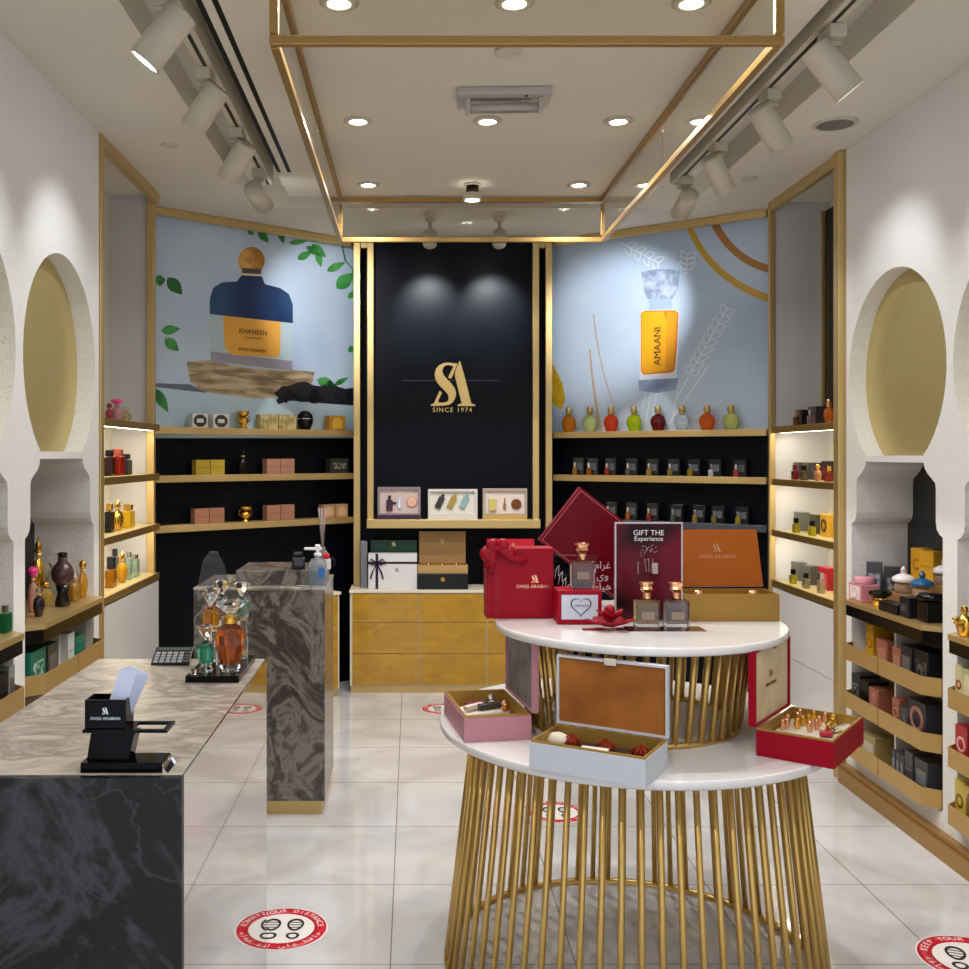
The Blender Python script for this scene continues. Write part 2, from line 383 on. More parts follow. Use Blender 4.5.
# SA letters: contours in px of the enlarged logo (70 px = 969)
def sa_mesh(h, t, cx=0, cz=0):
    """the SA monogram, height h, thickness t, front at y=-t, base at cz, centred on cx"""
    k = h/650.0
    def cv(pts): return [(cx+(x-455)*k, cz+(770-y)*k) for x, y in pts]
    S_ = [(520, 165), (455, 160), (390, 150), (320, 158), (255, 190), (210, 240), (192, 310), (200, 380), (230, 440), (280, 500), (340, 555), (380, 605), (395, 655), (385, 695),
          (355, 718), (300, 728), (240, 720), (245, 690), (298, 580), (262, 555), (180, 735), (135, 755), (140, 772), (230, 772), (330, 768), (400, 755), (455, 715), (490, 650), (500, 590),
          (480, 520), (430, 450), (370, 390), (320, 330), (300, 270), (315, 220), (350, 190), (400, 185), (460, 205), (385, 360), (415, 382), (440, 365)]
    A_ = [(545, 125), (560, 140), (630, 390), (715, 735), (775, 758), (772, 774), (520, 774), (525, 752), (580, 735), (545, 600), (478, 330), (500, 240), (530, 175)]
    b = BM()
    for P_ in (S_, A_):
        q = BM(); vs = [q.verts.new((x, -t, z)) for x, z in cv(P_)]
        es = [q.edges.new((vs[i], vs[(i+1) % len(vs)])) for i in range(len(vs))]
        bmesh.ops.triangle_fill(q, edges=es, use_beauty=True)
        g = bmesh.ops.extrude_face_region(q, geom=q.faces[:])
        bmesh.ops.translate(q, verts=[v for v in g['geom'] if isinstance(v, bmesh.types.BMVert)], vec=(0, t, 0))
        bmesh.ops.recalc_face_normals(q, faces=q.faces[:]); merge(b, q)
    return b
LGOLD = M('letter_gold', 'D9B876', .3, .7)
obj('monogram', sa_mesh(.32, .02, 0, 1.998), LGOLD, lp, (0, .02, 0), label='gold SA monogram')
text('SINCE 1974', .046, LGOLD, lp, (-.005, .018, 1.968), spacing=1.25, ext=.003)
obj('seam_line', box(-.36, .33, .017, .021, 2.175, 2.179), M('dim_line', '4A5058', .3, .5), lp)
# ================================================================ CEILING FITTINGS
# hanging gold frame with glass sides
FX0, FX1, FY0, FY1, FZ = -.43, 1.145, 3.12, 6.0, 2.94
hf = thing('hanging_frame', 'large gold ceiling frame with glass side panels', 'ceiling frame', (0, 0, 0))
FRG = M('frame_bronze_gold', 'B4935A', .38, .8)
def bar(p, q, m=GOLD, w_=.0135):
    p = Vector(p); q = Vector(q); d = q-p
    return box(min(p.x, q.x)-w_, max(p.x, q.x)+w_, min(p.y, q.y)-w_, max(p.y, q.y)+w_, min(p.z, q.z)-w_, max(p.z, q.z)+w_, .002)
for z in (FZ, H-.02):
    for p, q in (((FX0, FY0, z), (FX1, FY0, z)), ((FX0, FY1, z), (FX1, FY1, z)), ((FX0, FY0+.037, z), (FX0, FY1-.037, z)), ((FX1, FY0+.037, z), (FX1, FY1-.037, z))):
        obj('rail', bar(p, q), FRG, hf)
for x in (FX0, FX1):
    for y in (FY0, FY1): obj('upright', bar((x, y, FZ+.037), (x, y, H-.057)), FRG, hf)
PANE = M('frame_glass', 'F4F2EA', .03, trans=1, ior=1.3)
for nm, g in (('glass_panel', box(FX0+.02, FX1-.02, FY0-.003, FY0+.003, FZ+.018, H-.04)), ('glass_panel', box(FX0+.02, FX1-.02, FY1-.003, FY1+.003, FZ+.018, H-.04))):
    obj(nm, g, PANE, hf)
ym = (FY0+FY1)/2
for x in (FX0, FX1):
    for a, c in ((FY0+.02, ym-.002), (ym+.002, FY1-.02)):
        obj('glass_panel', box(x-.003, x+.003, a, c, FZ+.018, H-.04), PANE, hf)

LAMP = M('lamp_face', 'FFFBF0', .5, emit=22)
LAMPS = M('lamp_face_bright', 'F4F8FF', .5, emit=30)
def spot_light(parent, loc, rot, watts, size, col=(1, .97, .935), blend=.6, rad=.03):
    la = bpy.data.lights.new('lamp', 'SPOT'); la.energy = watts; la.spot_size = size; la.spot_blend = blend; la.color = col; la.shadow_soft_size = rad
    o = bpy.data.objects.new('lamp', la); COL.objects.link(o); o.parent = parent; o.location = loc; o.rotation_euler = rot
def downlight(x, y, lab, watts=DOWN_W, r=.05):
    t = thing('recessed_downlight', lab, 'ceiling light', (x, y, H), 0, 'round recessed ceiling downlights')
    obj('trim_ring', lathe([(r*.8, -.001), (r*1.3, -.001), (r*1.35, -.006), (r*.85, -.012), (r*.8, -.006), (r*.8, -.001)], 28, cap=False), FIX, t)
    obj('lamp_face', lathe([(0, -.004), (r*.78, -.004), (r*.78, 0), (0, 0)], 24), LAMP, t)
    spot_light(t, (0, 0, -.012), (0, 0, 0), watts, 2.75, blend=.9, rad=.006)
rows = {1: 'row nearest the front of the gold frame', 2: 'middle row by the emergency light', 3: 'row nearest the back wall'}
for r_, y in ((1, 3.42), (2, 4.63), (3, 5.72)):
    for x, s in ((-.25, 'left'), (.35, 'centre'), (.955, 'right')):
        if r_ == 3 and s == 'centre': continue
        downlight(x, y, 'round recessed downlight on the %s, in the %s' % (s, rows[r_]) if s != 'centre' else 'round recessed downlight in the centre of the %s' % rows[r_])
for x, y, lab in ((.35, 1.6, 'round recessed downlight above the counter, out by the shop front'), (1.3, 1.3, 'round recessed downlight over the shop front, right side'), (-.6, .9, 'round recessed downlight over the shop front, left side')):
    downlight(x, y, lab)
# surface spot in the middle of the last row
t = thing('surface_spotlight', 'small adjustable spotlight projecting below the ceiling, centre of the last row', 'ceiling light', (.345, 5.72, H))
obj('base_ring', cyl(.05, -.012, 0, 24, .003), FIX, t); obj('neck', cyl(.036, -.055, -.012, 20), M('dark_metal', '26221E', .4, .6), t)
obj('head', lathe([(.045, -.055), (.052, -.07), (.055, -.095), (.045, -.095), (.04, -.09)], 24, cap=False), FIX, t)
obj('lamp_face', cyl(.038, -.092, -.088, 20), LAMP, t); spot_light(t, (0, 0, -.11), (.25, 0, 0), DOWN_W, 1.2)
# emergency light
t = thing('emergency_light', 'white emergency batten light with a clear tube cover on the ceiling', 'emergency light', (.395, 4.3, H), -.03)
GREYW = M('emergency_white', 'B9B4B4', .4)
obj('gear_plate', box(-.2, .2, -.10, .10, -.03, 0, .006), GREYW, t)
obj('tube', tube([(-.14, -.02, -.06), (.14, -.02, -.06)], .012, 12), M('tube_white', 'D6D2CE', .3), t)
for s in (-1, 1): obj('end_cap', box(s*.155-.01, s*.155+.01, -.06, .02, -.085, -.03, .004), GREYW, t)
obj('clear_cover', box(-.155, .155, -.05, .012, -.08, -.031, .008), M('clear_cover', 'F0ECEC', .1, trans=.9, ior=1.2), t)
obj('control_panel', box(.0, .11, .03, .09, -.032, -.03), M('panel_grey', '8E8A8C', .4), t)
obj('test_button', cyl(.006, -.036, -.032, 12), BLACK, t, (.09, -.075, 0))
# smoke detector, speaker and blank discs
t = thing('smoke_detector', 'flat round smoke detector on the ceiling in front of the emergency light', 'smoke detector', (.365, 3.83, H))
obj('cover', lathe([(.05, 0), (.05, -.012), (.035, -.02), (0, -.021)], 28), FIX, t)
t = thing('ceiling_speaker', 'round grey ceiling speaker grille near the right wall', 'speaker', (1.98, 4.68, H))
obj('bezel', lathe([(.082, 0), (.10, 0), (.10, -.006), (.082, -.008), (.082, 0)], 32, cap=False), FIX, t); obj('grille', cyl(.082, -.006, 0, 32), M('grille_grey', '75746E', .6, bump=.4, bscale=400), t)
for x, y, lab in ((-1.21, 5.0, 'small blank ceiling disc above the left wall'), (1.89, 5.6, 'small ceiling disc above the right lit bay')):
    tag(obj('ceiling_disc', lathe([(.035, 0), (.045, 0), (.045, -.005), (.034, -.007), (.03, -.003)], 24), FIX, None, (x, y, H)), lab, 'ceiling disc')
# track lights
def rail_track(x, y0, y1, lab):
    t = thing('light_track', lab, 'light track', (x, (y0+y1)/2, H+.14))
    L_ = (y1-y0)/2
    obj('channel', box(-.03, .03, -L_, L_, -.148, 0, .002), FIX, t)
    obj('slot', box(-.008, .008, -L_, L_, -.1495, -.147), BLACK, t)
    return t
rail_track(-.82, .3, 5.7, 'white ceiling light track in the left channel')
rail_track(1.50, .3, 5.7, 'white ceiling light track in the right channel')
def track_head(x, y, aim, lab, grp, watts=SPOT_W, z=H-.0095, drop=.10, size=1.35, lit=True, L=.195, r=.052, blend=.8):
    t = thing('track_spotlight', lab, 'track light', (x, y, z), 0, grp)
    obj('adapter', box(-.03, .03, -.06, .06, -.045, 0, .004), FIX, t)
    p = Vector((0, 0, -.045-drop))
    d = (Vector(aim)-Vector((x, y, z))-p).normalized()
    obj('yoke', merge(cyl(.012, -.045-drop, -.045, 10), box(-.03, .03, -.012, .012, -.06, -.045, .003)), FIX, t)
    q = d.to_track_quat('-Z', 'Y'); rot = q.to_euler()
    hd = lathe([(0, L*.5), (r*.94, L*.5), (r, L*.47), (r, -L*.5), (r*.9, -L*.5), (r*.85, -L*.46), (0, -L*.46)], 32)
    h_ = obj('head', hd, FIX, t, p); h_.rotation_euler = rot
    lf = obj('lamp_face', cyl(r*.83, -L*.485, -L*.465, 24), LAMPS, h_)
    la = bpy.data.lights.new('lamp', 'SPOT'); la.energy = watts; la.spot_size = size; la.spot_blend = blend; la.color = (.92, .96, 1); la.shadow_soft_size = .02
    lo = bpy.data.objects.new('lamp', la); COL.objects.link(lo); lo.parent = h_; lo.location = (0, 0, -L*.5-.01)
    return t
GL, GR = 'track spotlights in the left channel', 'track spotlights in the right channel'
track_head(-.83, 3.34, (-1.5, 3.345, 2.2), 'beige cylinder track spotlight in the left channel, nearest with glowing face', GL, L=.21, r=.056)
track_head(-.83, 4.02, (-1.5, 4.29, 2.2), 'beige cylinder track spotlight in the left channel, second from the front', GL)
track_head(-.83, 4.75, (-1.6, 5.3, 2.0), 'beige cylinder track spotlight in the left channel, third from the front', GL, watts=SPOT_W*.5)
track_head(-.83, 5.42, (-.50, 7.2, 2.62), 'beige cylinder track spotlight in the left channel, farthest and aimed at the poster', GL, watts=SPOT_W*5, size=.8)
track_head(1.52, 3.62, (2.2, 3.6, 2.2), 'beige cylinder track spotlight in the right channel, nearest with glowing face', GR, L=.21, r=.056)
track_head(1.52, 4.25, (2.2, 4.57, 2.2), 'beige cylinder track spotlight in the right channel, second from the front', GR)
track_head(1.52, 4.97, (2.3, 5.6, 1.9), 'beige cylinder track spotlight in the right channel, third from the front', GR, watts=SPOT_W*.5)
track_head(1.52, 5.57, (1.47, 7.0, 2.62), 'beige cylinder track spotlight in the right channel, farthest and aimed at the poster', GR, watts=SPOT_W*5, size=.8)
for x, lab in ((.115, 'short spotlight hanging over the logo panel, left of two'), (.56, 'short spotlight hanging over the logo panel, right of two')):
    track_head(x, 6.4, (x+.01, 7.08, 2.62), lab, 'spotlights over the logo panel', watts=60, z=H, drop=.12, size=.9, L=.1, r=.045)
track_head(-.83, 2.2, (-1.5, 2.4, 1.9), 'beige cylinder track spotlight in the left channel, toward the shop front', GL)
track_head(1.52, 2.3, (2.2, 2.63, 1.9), 'beige cylinder track spotlight in the right channel, toward the shop front', GR)
# ================================================================ COUNTERS, TABLE, CABINETS
MB_TOP = marble('counter_marble_top', '998F84', 'B2A99D', '7E756B', 3.4, 1.5, .28, coat=0, rot=(0, 0, .35), vein=.4, stretch=(.8, 1.3, 1))
MB_SW = marble('swirled_brown_marble', '554F49', '847C74', '3C3733', 3.2, 1.6, .25, rot=(.4, .9, .3), vein=.35, stretch=(1.2, 1.2, .8), fine=14)
MB_BLK = marble('black_marble', '0B0B0E', '3A3A40', '040406', 1.9, 1.6, .4, coat=0, rot=(.6, .2, .9), vein=.75)
MIRROR = M('polished_steel_side', 'C6C2C0', .03, 1)
# front counter
fc = thing('front_counter', 'long counter with veined top, black marble front and mirror-bright side', 'counter', (-.715, 2.55, 0))
CZ = 1.012
obj('top', box(-.265, .2555, -.5545, .58, CZ-.02, CZ, .001), MB_TOP, fc)
obj('front_panel', box(-.265, .26, -.575, -.555, 0, CZ-.0005, .001), MB_BLK, fc)
obj('side_panel', box(.256, .26, -.5545, .58, 0, CZ-.0005), MIRROR, fc)
obj('carcass', box(-.26, .2555, -.5545, .575, .0, CZ-.021), BLACKM, fc)
# rear counter with raised ledge
rc = thing('rear_counter', 'tall swirled marble counter behind the front counter with a raised slab on top', 'counter', (-.7, 4.83, 0))
obj('body', box(-.3, .3, -.25, .25, .065, 1.03, .002), MB_SW, rc)
obj('top', box(-.302, .302, -.252, .252, 1.0305, 1.043, .002), marble('pale_marble_edge', '958C80', 'B9B0A4', '7B7269', 2, 2, .15), rc)
obj('raised_slab', box(-.12, .285, -.17, .20, 1.0435, 1.112, .003), MB_SW, rc)
obj('plinth', box(-.28, .285, -.235, .24, 0, .0645), GOLD, rc)
# ---- round two-tier table
TX, TY = .715, 3.26
BRASS = M('table_brass', 'D4B068', .36, .88)
rt = thing('round_display_table', 'large round two-tier display table on slim brass rods with white tops', 'display table', (TX, TY, 0))
Z1, Z2 = .79, 1.11
obj('lower_top', lathe([(.618, Z1-.028), (.625, Z1-.022), (.625, Z1-.004), (.621, Z1)], 96), STONE_W, rt)
obj('upper_top', lathe([(.458, Z2-.026), (.464, Z2-.02), (.464, Z2-.004), (.46, Z2)], 80), STONE_W, rt, (.02, 0, 0))
def ring(r, z, t=.01): return lathe([(r-t, z), (r+t, z), (r+t, z+t*1.6), (r-t, z+t*1.6), (r-t, z)], 80, cap=False)
obj('base_ring', ring(.60, .0), BRASS, rt); obj('upper_ring', ring(.512, Z1-.045), BRASS, rt)
obj('base_ring', ring(.335, Z1+.0005, .008), BRASS, rt)
def rods(n, r0, z0, r1, z1, rad, tw=0):
    me = None
    for i in range(n):
        a = 2*PI*i/n+.03
        if me is None:
            o = obj('rod', tube([(r0, 0, z0), (r1*math.cos(tw), r1*math.sin(tw), z1)], rad, 8), BRASS, rt); me = o
        else: o = me.copy(); COL.objects.link(o)
        o.rotation_euler = (0, 0, a)
rods(64, .60, .012, .512, Z1-.03, .0098)
rods(48, .335, Z1+.01, .372, Z2-.026, .0095)
# ---- burl cabinets at the back
BURL = mottle('yellow_burl_veneer', '9C741C', 'BC8E26', 5, .25, dist=1.5, detail=6, stretch=(1, 1, 2.2), lo=.3, hi=.7, coat=.3)
CREAM = M('cream_edge', 'DDD5C0', .4)
def cabinet(name, lab, loc, rz, W, D, Hc, cols):
    c = thing(name, lab, 'cabinet', loc, rz)
    obj('carcass', box(-W/2, W/2, -D/2+.012, D/2, .05, Hc-.02), CREAM, c)
    obj('top', box(-W/2-.004, W/2+.004, -D/2-.006, D/2, Hc-.0195, Hc, .002), CREAM, c)
    obj('plinth', box(-W/2+.004, W/2-.004, -D/2+.02, D/2, 0, .0495), GOLD, c)
    cw = (W-.03)/cols
    for i in range(cols):
        for z0, z1 in ((.058, .272), (.276, .49), (.494, Hc-.026)):
            x = -W/2+.015+cw*i
            obj('drawer', box(x+.003, x+cw-.003, -D/2, -D/2+.0115, z0, z1, .0015), BURL, c)
    return c
cabinet('burl_cabinet', 'low yellow burl wood cabinet with cream edges under the logo panel', (.285, 7.08, 0), 0, 1.43, .32, .715, 3)
c_ = FL.P(.93, -.13, 0)
cabinet('burl_cabinet', 'yellow burl wood cabinet against the left angled wall, mostly behind the rear counter', c_, FL.rz, .64, .2, .715, 2)
# ---- niche shelves and gold drawers along the side walls
TRAYG = M('tan_gold_sheet', 'C6A264', .45, .6)
def unit(side, X, yc, zs, rows, tagw):
    s = -1 if side == 'left' else 1
    y0, y1 = yc-.42, yc+.42
    ym = yc+.02
    out = -s*.06
    def poly(z0, z1, inset=0, ya=y0, yb=y1, ch0=True, ch1=True, back=.275):
        e = out*(1-inset)
        P_ = [(X+s*back, ya), (X+s*back, yb), (X, yb)]
        P_ += [(X+e, yb-.05)] if ch1 else [(X+e, yb)]
        P_ += [(X+e, ya+.05)] if ch0 else [(X+e, ya)]
        P_ += [(X, ya)]
        b = BM(); vs = [b.verts.new((x, y, z0)) for x, y in P_]; b.faces.new(vs)
        g = bmesh.ops.extrude_face_region(b, geom=b.faces[:]); bmesh.ops.translate(b, verts=[v for v in g['geom'] if isinstance(v, bmesh.types.BMVert)], vec=(0, 0, z1-z0))
        bmesh.ops.recalc_face_normals(b, faces=b.faces[:]); return b
    t = thing('niche_shelf', 'gold-topped black shelf under %s' % tagw, 'shelf', group='shelves under the arches')
    obj('gold_top', poly(zs-.022, zs), GOLD, t); obj('black_underside', poly(zs-.075, zs-.0225, .1), BLACK, t)
    dv = obj('divider', box(min(X+s*.02, X+s*.27), max(X+s*.02, X+s*.27), ym-.008, ym+.008, .18, zs-.08), WHITE)
    tag(dv, 'white upright divider between the gold drawers under %s' % tagw, 'divider', 'dividers behind the drawers')
    for k, zt in enumerate(rows):
        for h, (ya, yb) in enumerate(((ym+.004, y1), (y0, ym-.004))):
            half = 'farther' if h == 0 else 'nearer'
            d = thing('gold_tray', 'gold front tray, %s half, %s row, %s' % (half, ['top', 'middle', 'bottom'][k], tagw), 'tray', group='gold trays under the arches')
            # bottom board and folded gold front with a chamfered outer end
            obj('bottom', poly(zt-.075, zt-.065, .06, ya, yb, h == 1, h == 0), TRAYG, d)
            pts = []
            e = X+out
            if h == 0: pts = [(X, yb), (e, yb-.05), (e, ya)]
            else: pts = [(e, yb), (e, ya+.05), (X, ya)]
            b = BM(); th = .005
            for (xa, y_a), (xb, y_b) in zip(pts, pts[1:]):
                dx, dy = xb-xa, y_b-y_a; L_ = math.hypot(dx, dy); nx, ny = s*abs(dy)/L_*th, 0
                if abs(dx) > 1e-6: nx = s*th
                q = BM(); c4 = [(xa, y_a), (xb, y_b), (xb+nx, y_b), (xa+nx, y_a)]
                lo = [q.verts.new((x, y, zt-.078)) for x, y in c4]; hi = [q.verts.new((x, y, zt)) for x, y in c4]
                q.faces.new(lo[::-1]); q.faces.new(hi)
                for m_ in range(4): q.faces.new((lo[m_], lo[(m_+1) % 4], hi[(m_+1) % 4], hi[m_]))
                bmesh.ops.recalc_face_normals(q, faces=q.faces[:]); merge(b, q)
            obj('front', b, TRAYG, d)
R_ROWS = (.72, .485, .255)
UR = [('first right arch from the back', 4.575), ('second right arch from the back', 3.625)]
UL = [('first left arch from the back', 4.295), ('second left arch from the back', 3.345)]
ZR, ZL = .935, .988
for n_, y in UR: unit('right', XR, y, ZR, R_ROWS, n_)
for n_, y in UL: unit('left', XL, y, ZL, (.79, .55, .31), n_)
struct('baseboard_right', merge(box(2.15, 2.199, -.5, 5.05, 0, .075, .004), box(2.165, 2.199, -.5, 5.05, .0752, .095, .003)), M('bronze_base', 'B08A52', .4, .7))
struct('baseboard_left', box(-1.499, -1.45, -.5, 4.78, 0, .075, .004), GOLD)
# ---- floor stickers
def sticker(x, y, r, rz, lab):
    RED = M('sticker_red', 'C8102E', .35); SW = M('sticker_white', 'E9E4E2', .35); SB = M('sticker_black', '1A1A1C', .5)
    t = thing('floor_sticker', lab, 'floor sticker', (x, y, 0), rz, 'round red distancing stickers on the floor')
    obj('white_disc', cyl(r, .0002, .001, 64), SW, t)
    obj('red_ring', lathe([(r*.70, .001), (r*.97, .001), (r*.97, .0016), (r*.70, .0016), (r*.70, .001)], 64, cap=False), RED, t)
    for s in (-1, 1):
        b = BM()
        def ell(cx, cy, rx, ry, rows, cut):
            for i in range(rows):
                yy = -1+2*(i+.5)/rows; hw = rx*math.sqrt(max(0, 1-yy*yy))
                box(cx-hw, cx+hw, cy+yy*ry-ry/rows*.55, cy+yy*ry+ry/rows*.55, .001, .0016, bm=b)
        def oval(cx, cy, rx, ry, k, bars):
            P_ = [(cx+rx*math.cos(a)*(1+.12*math.sin(a)), -(cy+ry*math.sin(a))) for a in [2*PI*i/28 for i in range(28)]]
            Q_ = [(cx+(x-cx)*k, -cy+(z+cy)*k) for x, z in P_]
            plate(P_, [Q_], .0006, mtx=xf((0, 0, .0016), (PI/2, 0, 0)), bm=b)
            for q in bars: hw = rx*k*math.sqrt(1-q*q)*.95; box(cx-hw, cx+hw, cy+q*ry-ry*.06, cy+q*ry+ry*.06, .001, .0016, bm=b)
        oval(s*r*.26, r*.16, r*.19, r*.29, .72, (-.4, 0, .4)); oval(s*r*.25, -r*.36, r*.15, r*.15, .6, ())
        o = obj('footprint', b, SB, t); o['label'] = 'black shoe print'
    def arc(txt, rad, mid, size, flip=False):
        n = len(txt); step = size*.70/rad
        for i, c in enumerate(txt):
            if c == ' ': continue
            a = mid+(-(i-(n-1)/2)*step if not flip else (i-(n-1)/2)*step)
            o = text(c, size, SW, t, (rad*math.cos(a), rad*math.sin(a), .0021), (0, 0, a-PI/2 if not flip else a+PI/2), ext=.0003, name='letter')
    arc('KEEP YOUR DISTANCE', r*.835, PI/2, r*.20)
    ar = '\uFEA4\uFEE7\uFE8E\uFED3\uFEC6'   # word shapes, drawn right to left below
    # '\u062D\u0627\u0641\u0638 \u0639\u0644\u0649 \u0627\u0644\u0645\u0633\u0627\u0641\u0629' in joined letter forms
    word = '\uFEA3\uFE8E\uFED3\uFEC6 \uFECB\uFEE0\uFEF0 \u0627\uFEDF\uFEE4\uFEB4\uFE8E\uFED3\uFE94'
    arc(word[::-1], r*.835, -PI/2, r*.20, True)
sticker(-.449, 3.485, .155, 0, 'round red distancing floor sticker beside the end of the front counter')
sticker(.668, 4.62, .14, 0, 'round red distancing floor sticker seen between the brass table rods')
sticker(1.83, 3.27, .165, -.35, 'round red distancing floor sticker nearest the right wall drawers')
sticker(.2, 6.5, .14, 0, 'round red distancing floor sticker farthest back, behind the pink box')
# ================================================================ POSTERS (flat prints on the angled walls)
def printed(fr, ox, oy, sc, yo):
    """returns draw(points in enlarged-photo px, layer) -> mesh lying on the wall plane"""
    def conv(x, y):
        px, py = ox+x/sc, oy+y/sc
        u = fr.hit(px, yo); p = fr.P(u, yo, 0)
        return u, EYE-(py-VY)*p.y/F
    def draw(pts, layer, bm=None):
        q = BM(); vs = [q.verts.new((u, yo-.0006*layer, z)) for u, z in (conv(*p) for p in pts)]
        es = [q.edges.new((vs[i], vs[(i+1) % len(vs)])) for i in range(len(vs))]
        bmesh.ops.triangle_fill(q, edges=es, use_beauty=True)
        for f in q.faces:
            if f.normal.y > 0: f.normal_flip()
        bmesh.ops.transform(q, matrix=fr.mtx(), verts=q.verts)
        return merge(bm if bm is not None else BM(), q)
    draw.conv = conv
    return draw
def leaf(cx, cy, L_, wd, ang, n=7):
    pts = []
    for i in range(n+1): t = i/n; pts.append((t*L_, -wd*math.sin(PI*t**.8)))
    for i in range(n-1, 0, -1): t = i/n; pts.append((t*L_, wd*math.sin(PI*t**.8)))
    c, s = math.cos(ang), math.sin(ang)
    return [(cx+x*c-y*s, cy+x*s+y*c) for x, y in pts]
def stroke(pts, w0, w1=None):
    w1 = w0 if w1 is None else w1; L_, R_ = [], []
    for i, (x, y) in enumerate(pts):
        a = pts[max(0, i-1)]; b_ = pts[min(len(pts)-1, i+1)]; dx, dy = b_[0]-a[0], b_[1]-a[1]; l = math.hypot(dx, dy) or 1
        w_ = (w0+(w1-w0)*i/(len(pts)-1))/2; L_.append((x-dy/l*w_, y+dx/l*w_)); R_.append((x+dy/l*w_, y-dx/l*w_))
    return L_+R_[::-1]
def bez(p0, p1, p2, n=14):
    return [((1-t)**2*p0[0]+2*t*(1-t)*p1[0]+t*t*p2[0], (1-t)**2*p0[1]+2*t*(1-t)*p1[1]+t*t*p2[1]) for t in [i/n for i in range(n+1)]]
PY = DEPTH-.006
def MP(n_, c, **k): return M('print_'+n_, c, .45, **k)
# ---- left poster
pa = thing('wall_poster', 'large blue perfume poster showing a round-capped KHANEEN bottle on a log', 'poster', (0, 0, 0))
D = printed(FL, 150, 230, 4.614, PY)
zt = 1.83
bg = box(-.10, FL.hit(354, PY), PY, DEPTH-.001, zt, H-.01, mtx=FL.mtx())
obj('poster_sheet', bg, mottle('print_sky_left', 'AEC1D9', 'CCDAE9', 1.2, .4, lo=.3, hi=.7), pa)
obj('printed_ground', D([(0, 722), (240, 745), (480, 778), (600, 775), (960, 800), (960, 960), (0, 960)], 1), MP('ground', 'B9D0DC'), pa)
obj('printed_shadow', D([(0, 706), (185, 712), (260, 752), (0, 722)], 2), MP('grey', '67727C'), pa)
obj('printed_log', D([(168, 608), (280, 600), (655, 645), (760, 655), (748, 705), (640, 770), (480, 778), (240, 745), (185, 700)], 2), mottle('print_log', '8A7658', 'C8B490', 9, .5, stretch=(.6, .6, 3.5), lo=.4, hi=.6), pa)
ch_ = BM()
rr = random.Random(3); up = [(570+i*37, 765-45*math.sin(i*PI/10)**.6-rr.random()*38) for i in range(11)]
D(up+[(945, 810), (800, 800), (620, 785)], 3, ch_)
for i in range(46):
    x, y = 585+rr.random()*345, 725+rr.random()*70; a = rr.random()*6
    if y < 715+abs(x-760)*.18: continue
    D([(x+(12+rr.random()*16)*math.cos(a+q*PI/2.5), y+(8+rr.random()*12)*math.sin(a+q*PI/2.5)) for q in range(5)], 4, ch_)
obj('printed_charcoal', ch_, MP('charcoal', '24222A'), pa)
gl = BM()
for l in ((22, 235, 50, 26, -.1), (80, 220, 105, 30, .85), (50, 465, 90, 22, -.1), (70, 500, 85, 26, .75), (20, 730, 130, 24, 1.05), (500, 0, 75, 20, .9), (450, 0, 35, 12, .7), (600, 5, 60, 16, 1.3),
          (745, 65, 90, 20, .75), (680, 135, 75, 18, -.5), (770, 100, 75, 16, 1.3), (640, 60, 85, 12, -.1), (720, 75, 80, 16, .6), (815, 190, 95, 18, -.45), (860, 270, 105, 32, -.75), (912, 315, 55, 14, -.7),
          (870, 60, 70, 10, -.1), (915, 560, 40, 16, -.6), (770, 690, 95, 24, .35), (850, 715, 75, 12, -.5)): D(leaf(*l), 3, gl)
D(stroke([(885, 70), (900, 140), (935, 180), (940, 300)], 7), 3, gl)
obj('printed_leaves', gl, mottle('print_leaf', '1E6B2C', '4FA552', 6, .45, lo=.4, hi=.6), pa)
obj('printed_glass', D([(275, 380), (658, 425), (656, 650), (470, 640), (280, 606)], 3), MP('glass', 'B9CCD2'), pa)
obj('printed_base', D([(278, 560), (656, 605), (656, 650), (280, 606)], 4), MP('mauve', '9C9AA6'), pa)
obj('printed_liquid', D([(335, 395), (602, 425), (600, 570), (585, 588), (375, 576), (345, 545)], 5), MP('orange', 'F0AE48'), pa)
obj('printed_shoulder', D([(425, 205), (512, 208), (530, 250), (600, 268), (640, 296), (658, 345), (658, 430), (275, 388), (275, 320), (290, 268), (330, 242), (400, 238)], 5), mottle('print_navy', '16305A', '2B5078', 2, .35, lo=.4, hi=.6), pa)
c_ = [(467+62*math.cos(2*PI*i/24), 142+64*math.sin(2*PI*i/24)) for i in range(24)]
obj('printed_cap', D(c_, 5), mottle('print_gold_cap', 'A9712A', 'DDAA58', 9, .4, lo=.4, hi=.6), pa)
obj('printed_collar', D([(425, 175), (512, 180), (512, 204), (425, 200)], 6), MP('collar', '5A4A48'), pa)
obj('printed_neck_ring', D([(420, 200), (516, 205), (516, 214), (420, 209)], 7), MP('ring', 'E8D9B0'), pa)
INK = MP('ink', '4A3A20')
def ptext(s, D_, x, y, hpx, parent, fr, rotz=0, m=INK, sx=1):
    u, z = D_.conv(x, y); p = fr.P(u, PY-.007, z)
    u2, z2 = D_.conv(x, y+hpx)
    o = text(s, (z-z2)*1.25, m, parent, p, (PI/2, 0, fr.rz), sx=sx)
    if rotz: o.rotation_euler = (Matrix.Rotation(fr.rz, 4, 'Z') @ Matrix.Rotation(PI/2, 4, 'X') @ Matrix.Rotation(rotz, 4, 'Z')).to_euler()
    return o
ptext('KHANEEN', D, 474, 472, 26, pa, FL); ptext('CONCENTRATED', D, 474, 500, 9, pa, FL); ptext('SWISS ARABIAN', D, 470, 555, 16, pa, FL)
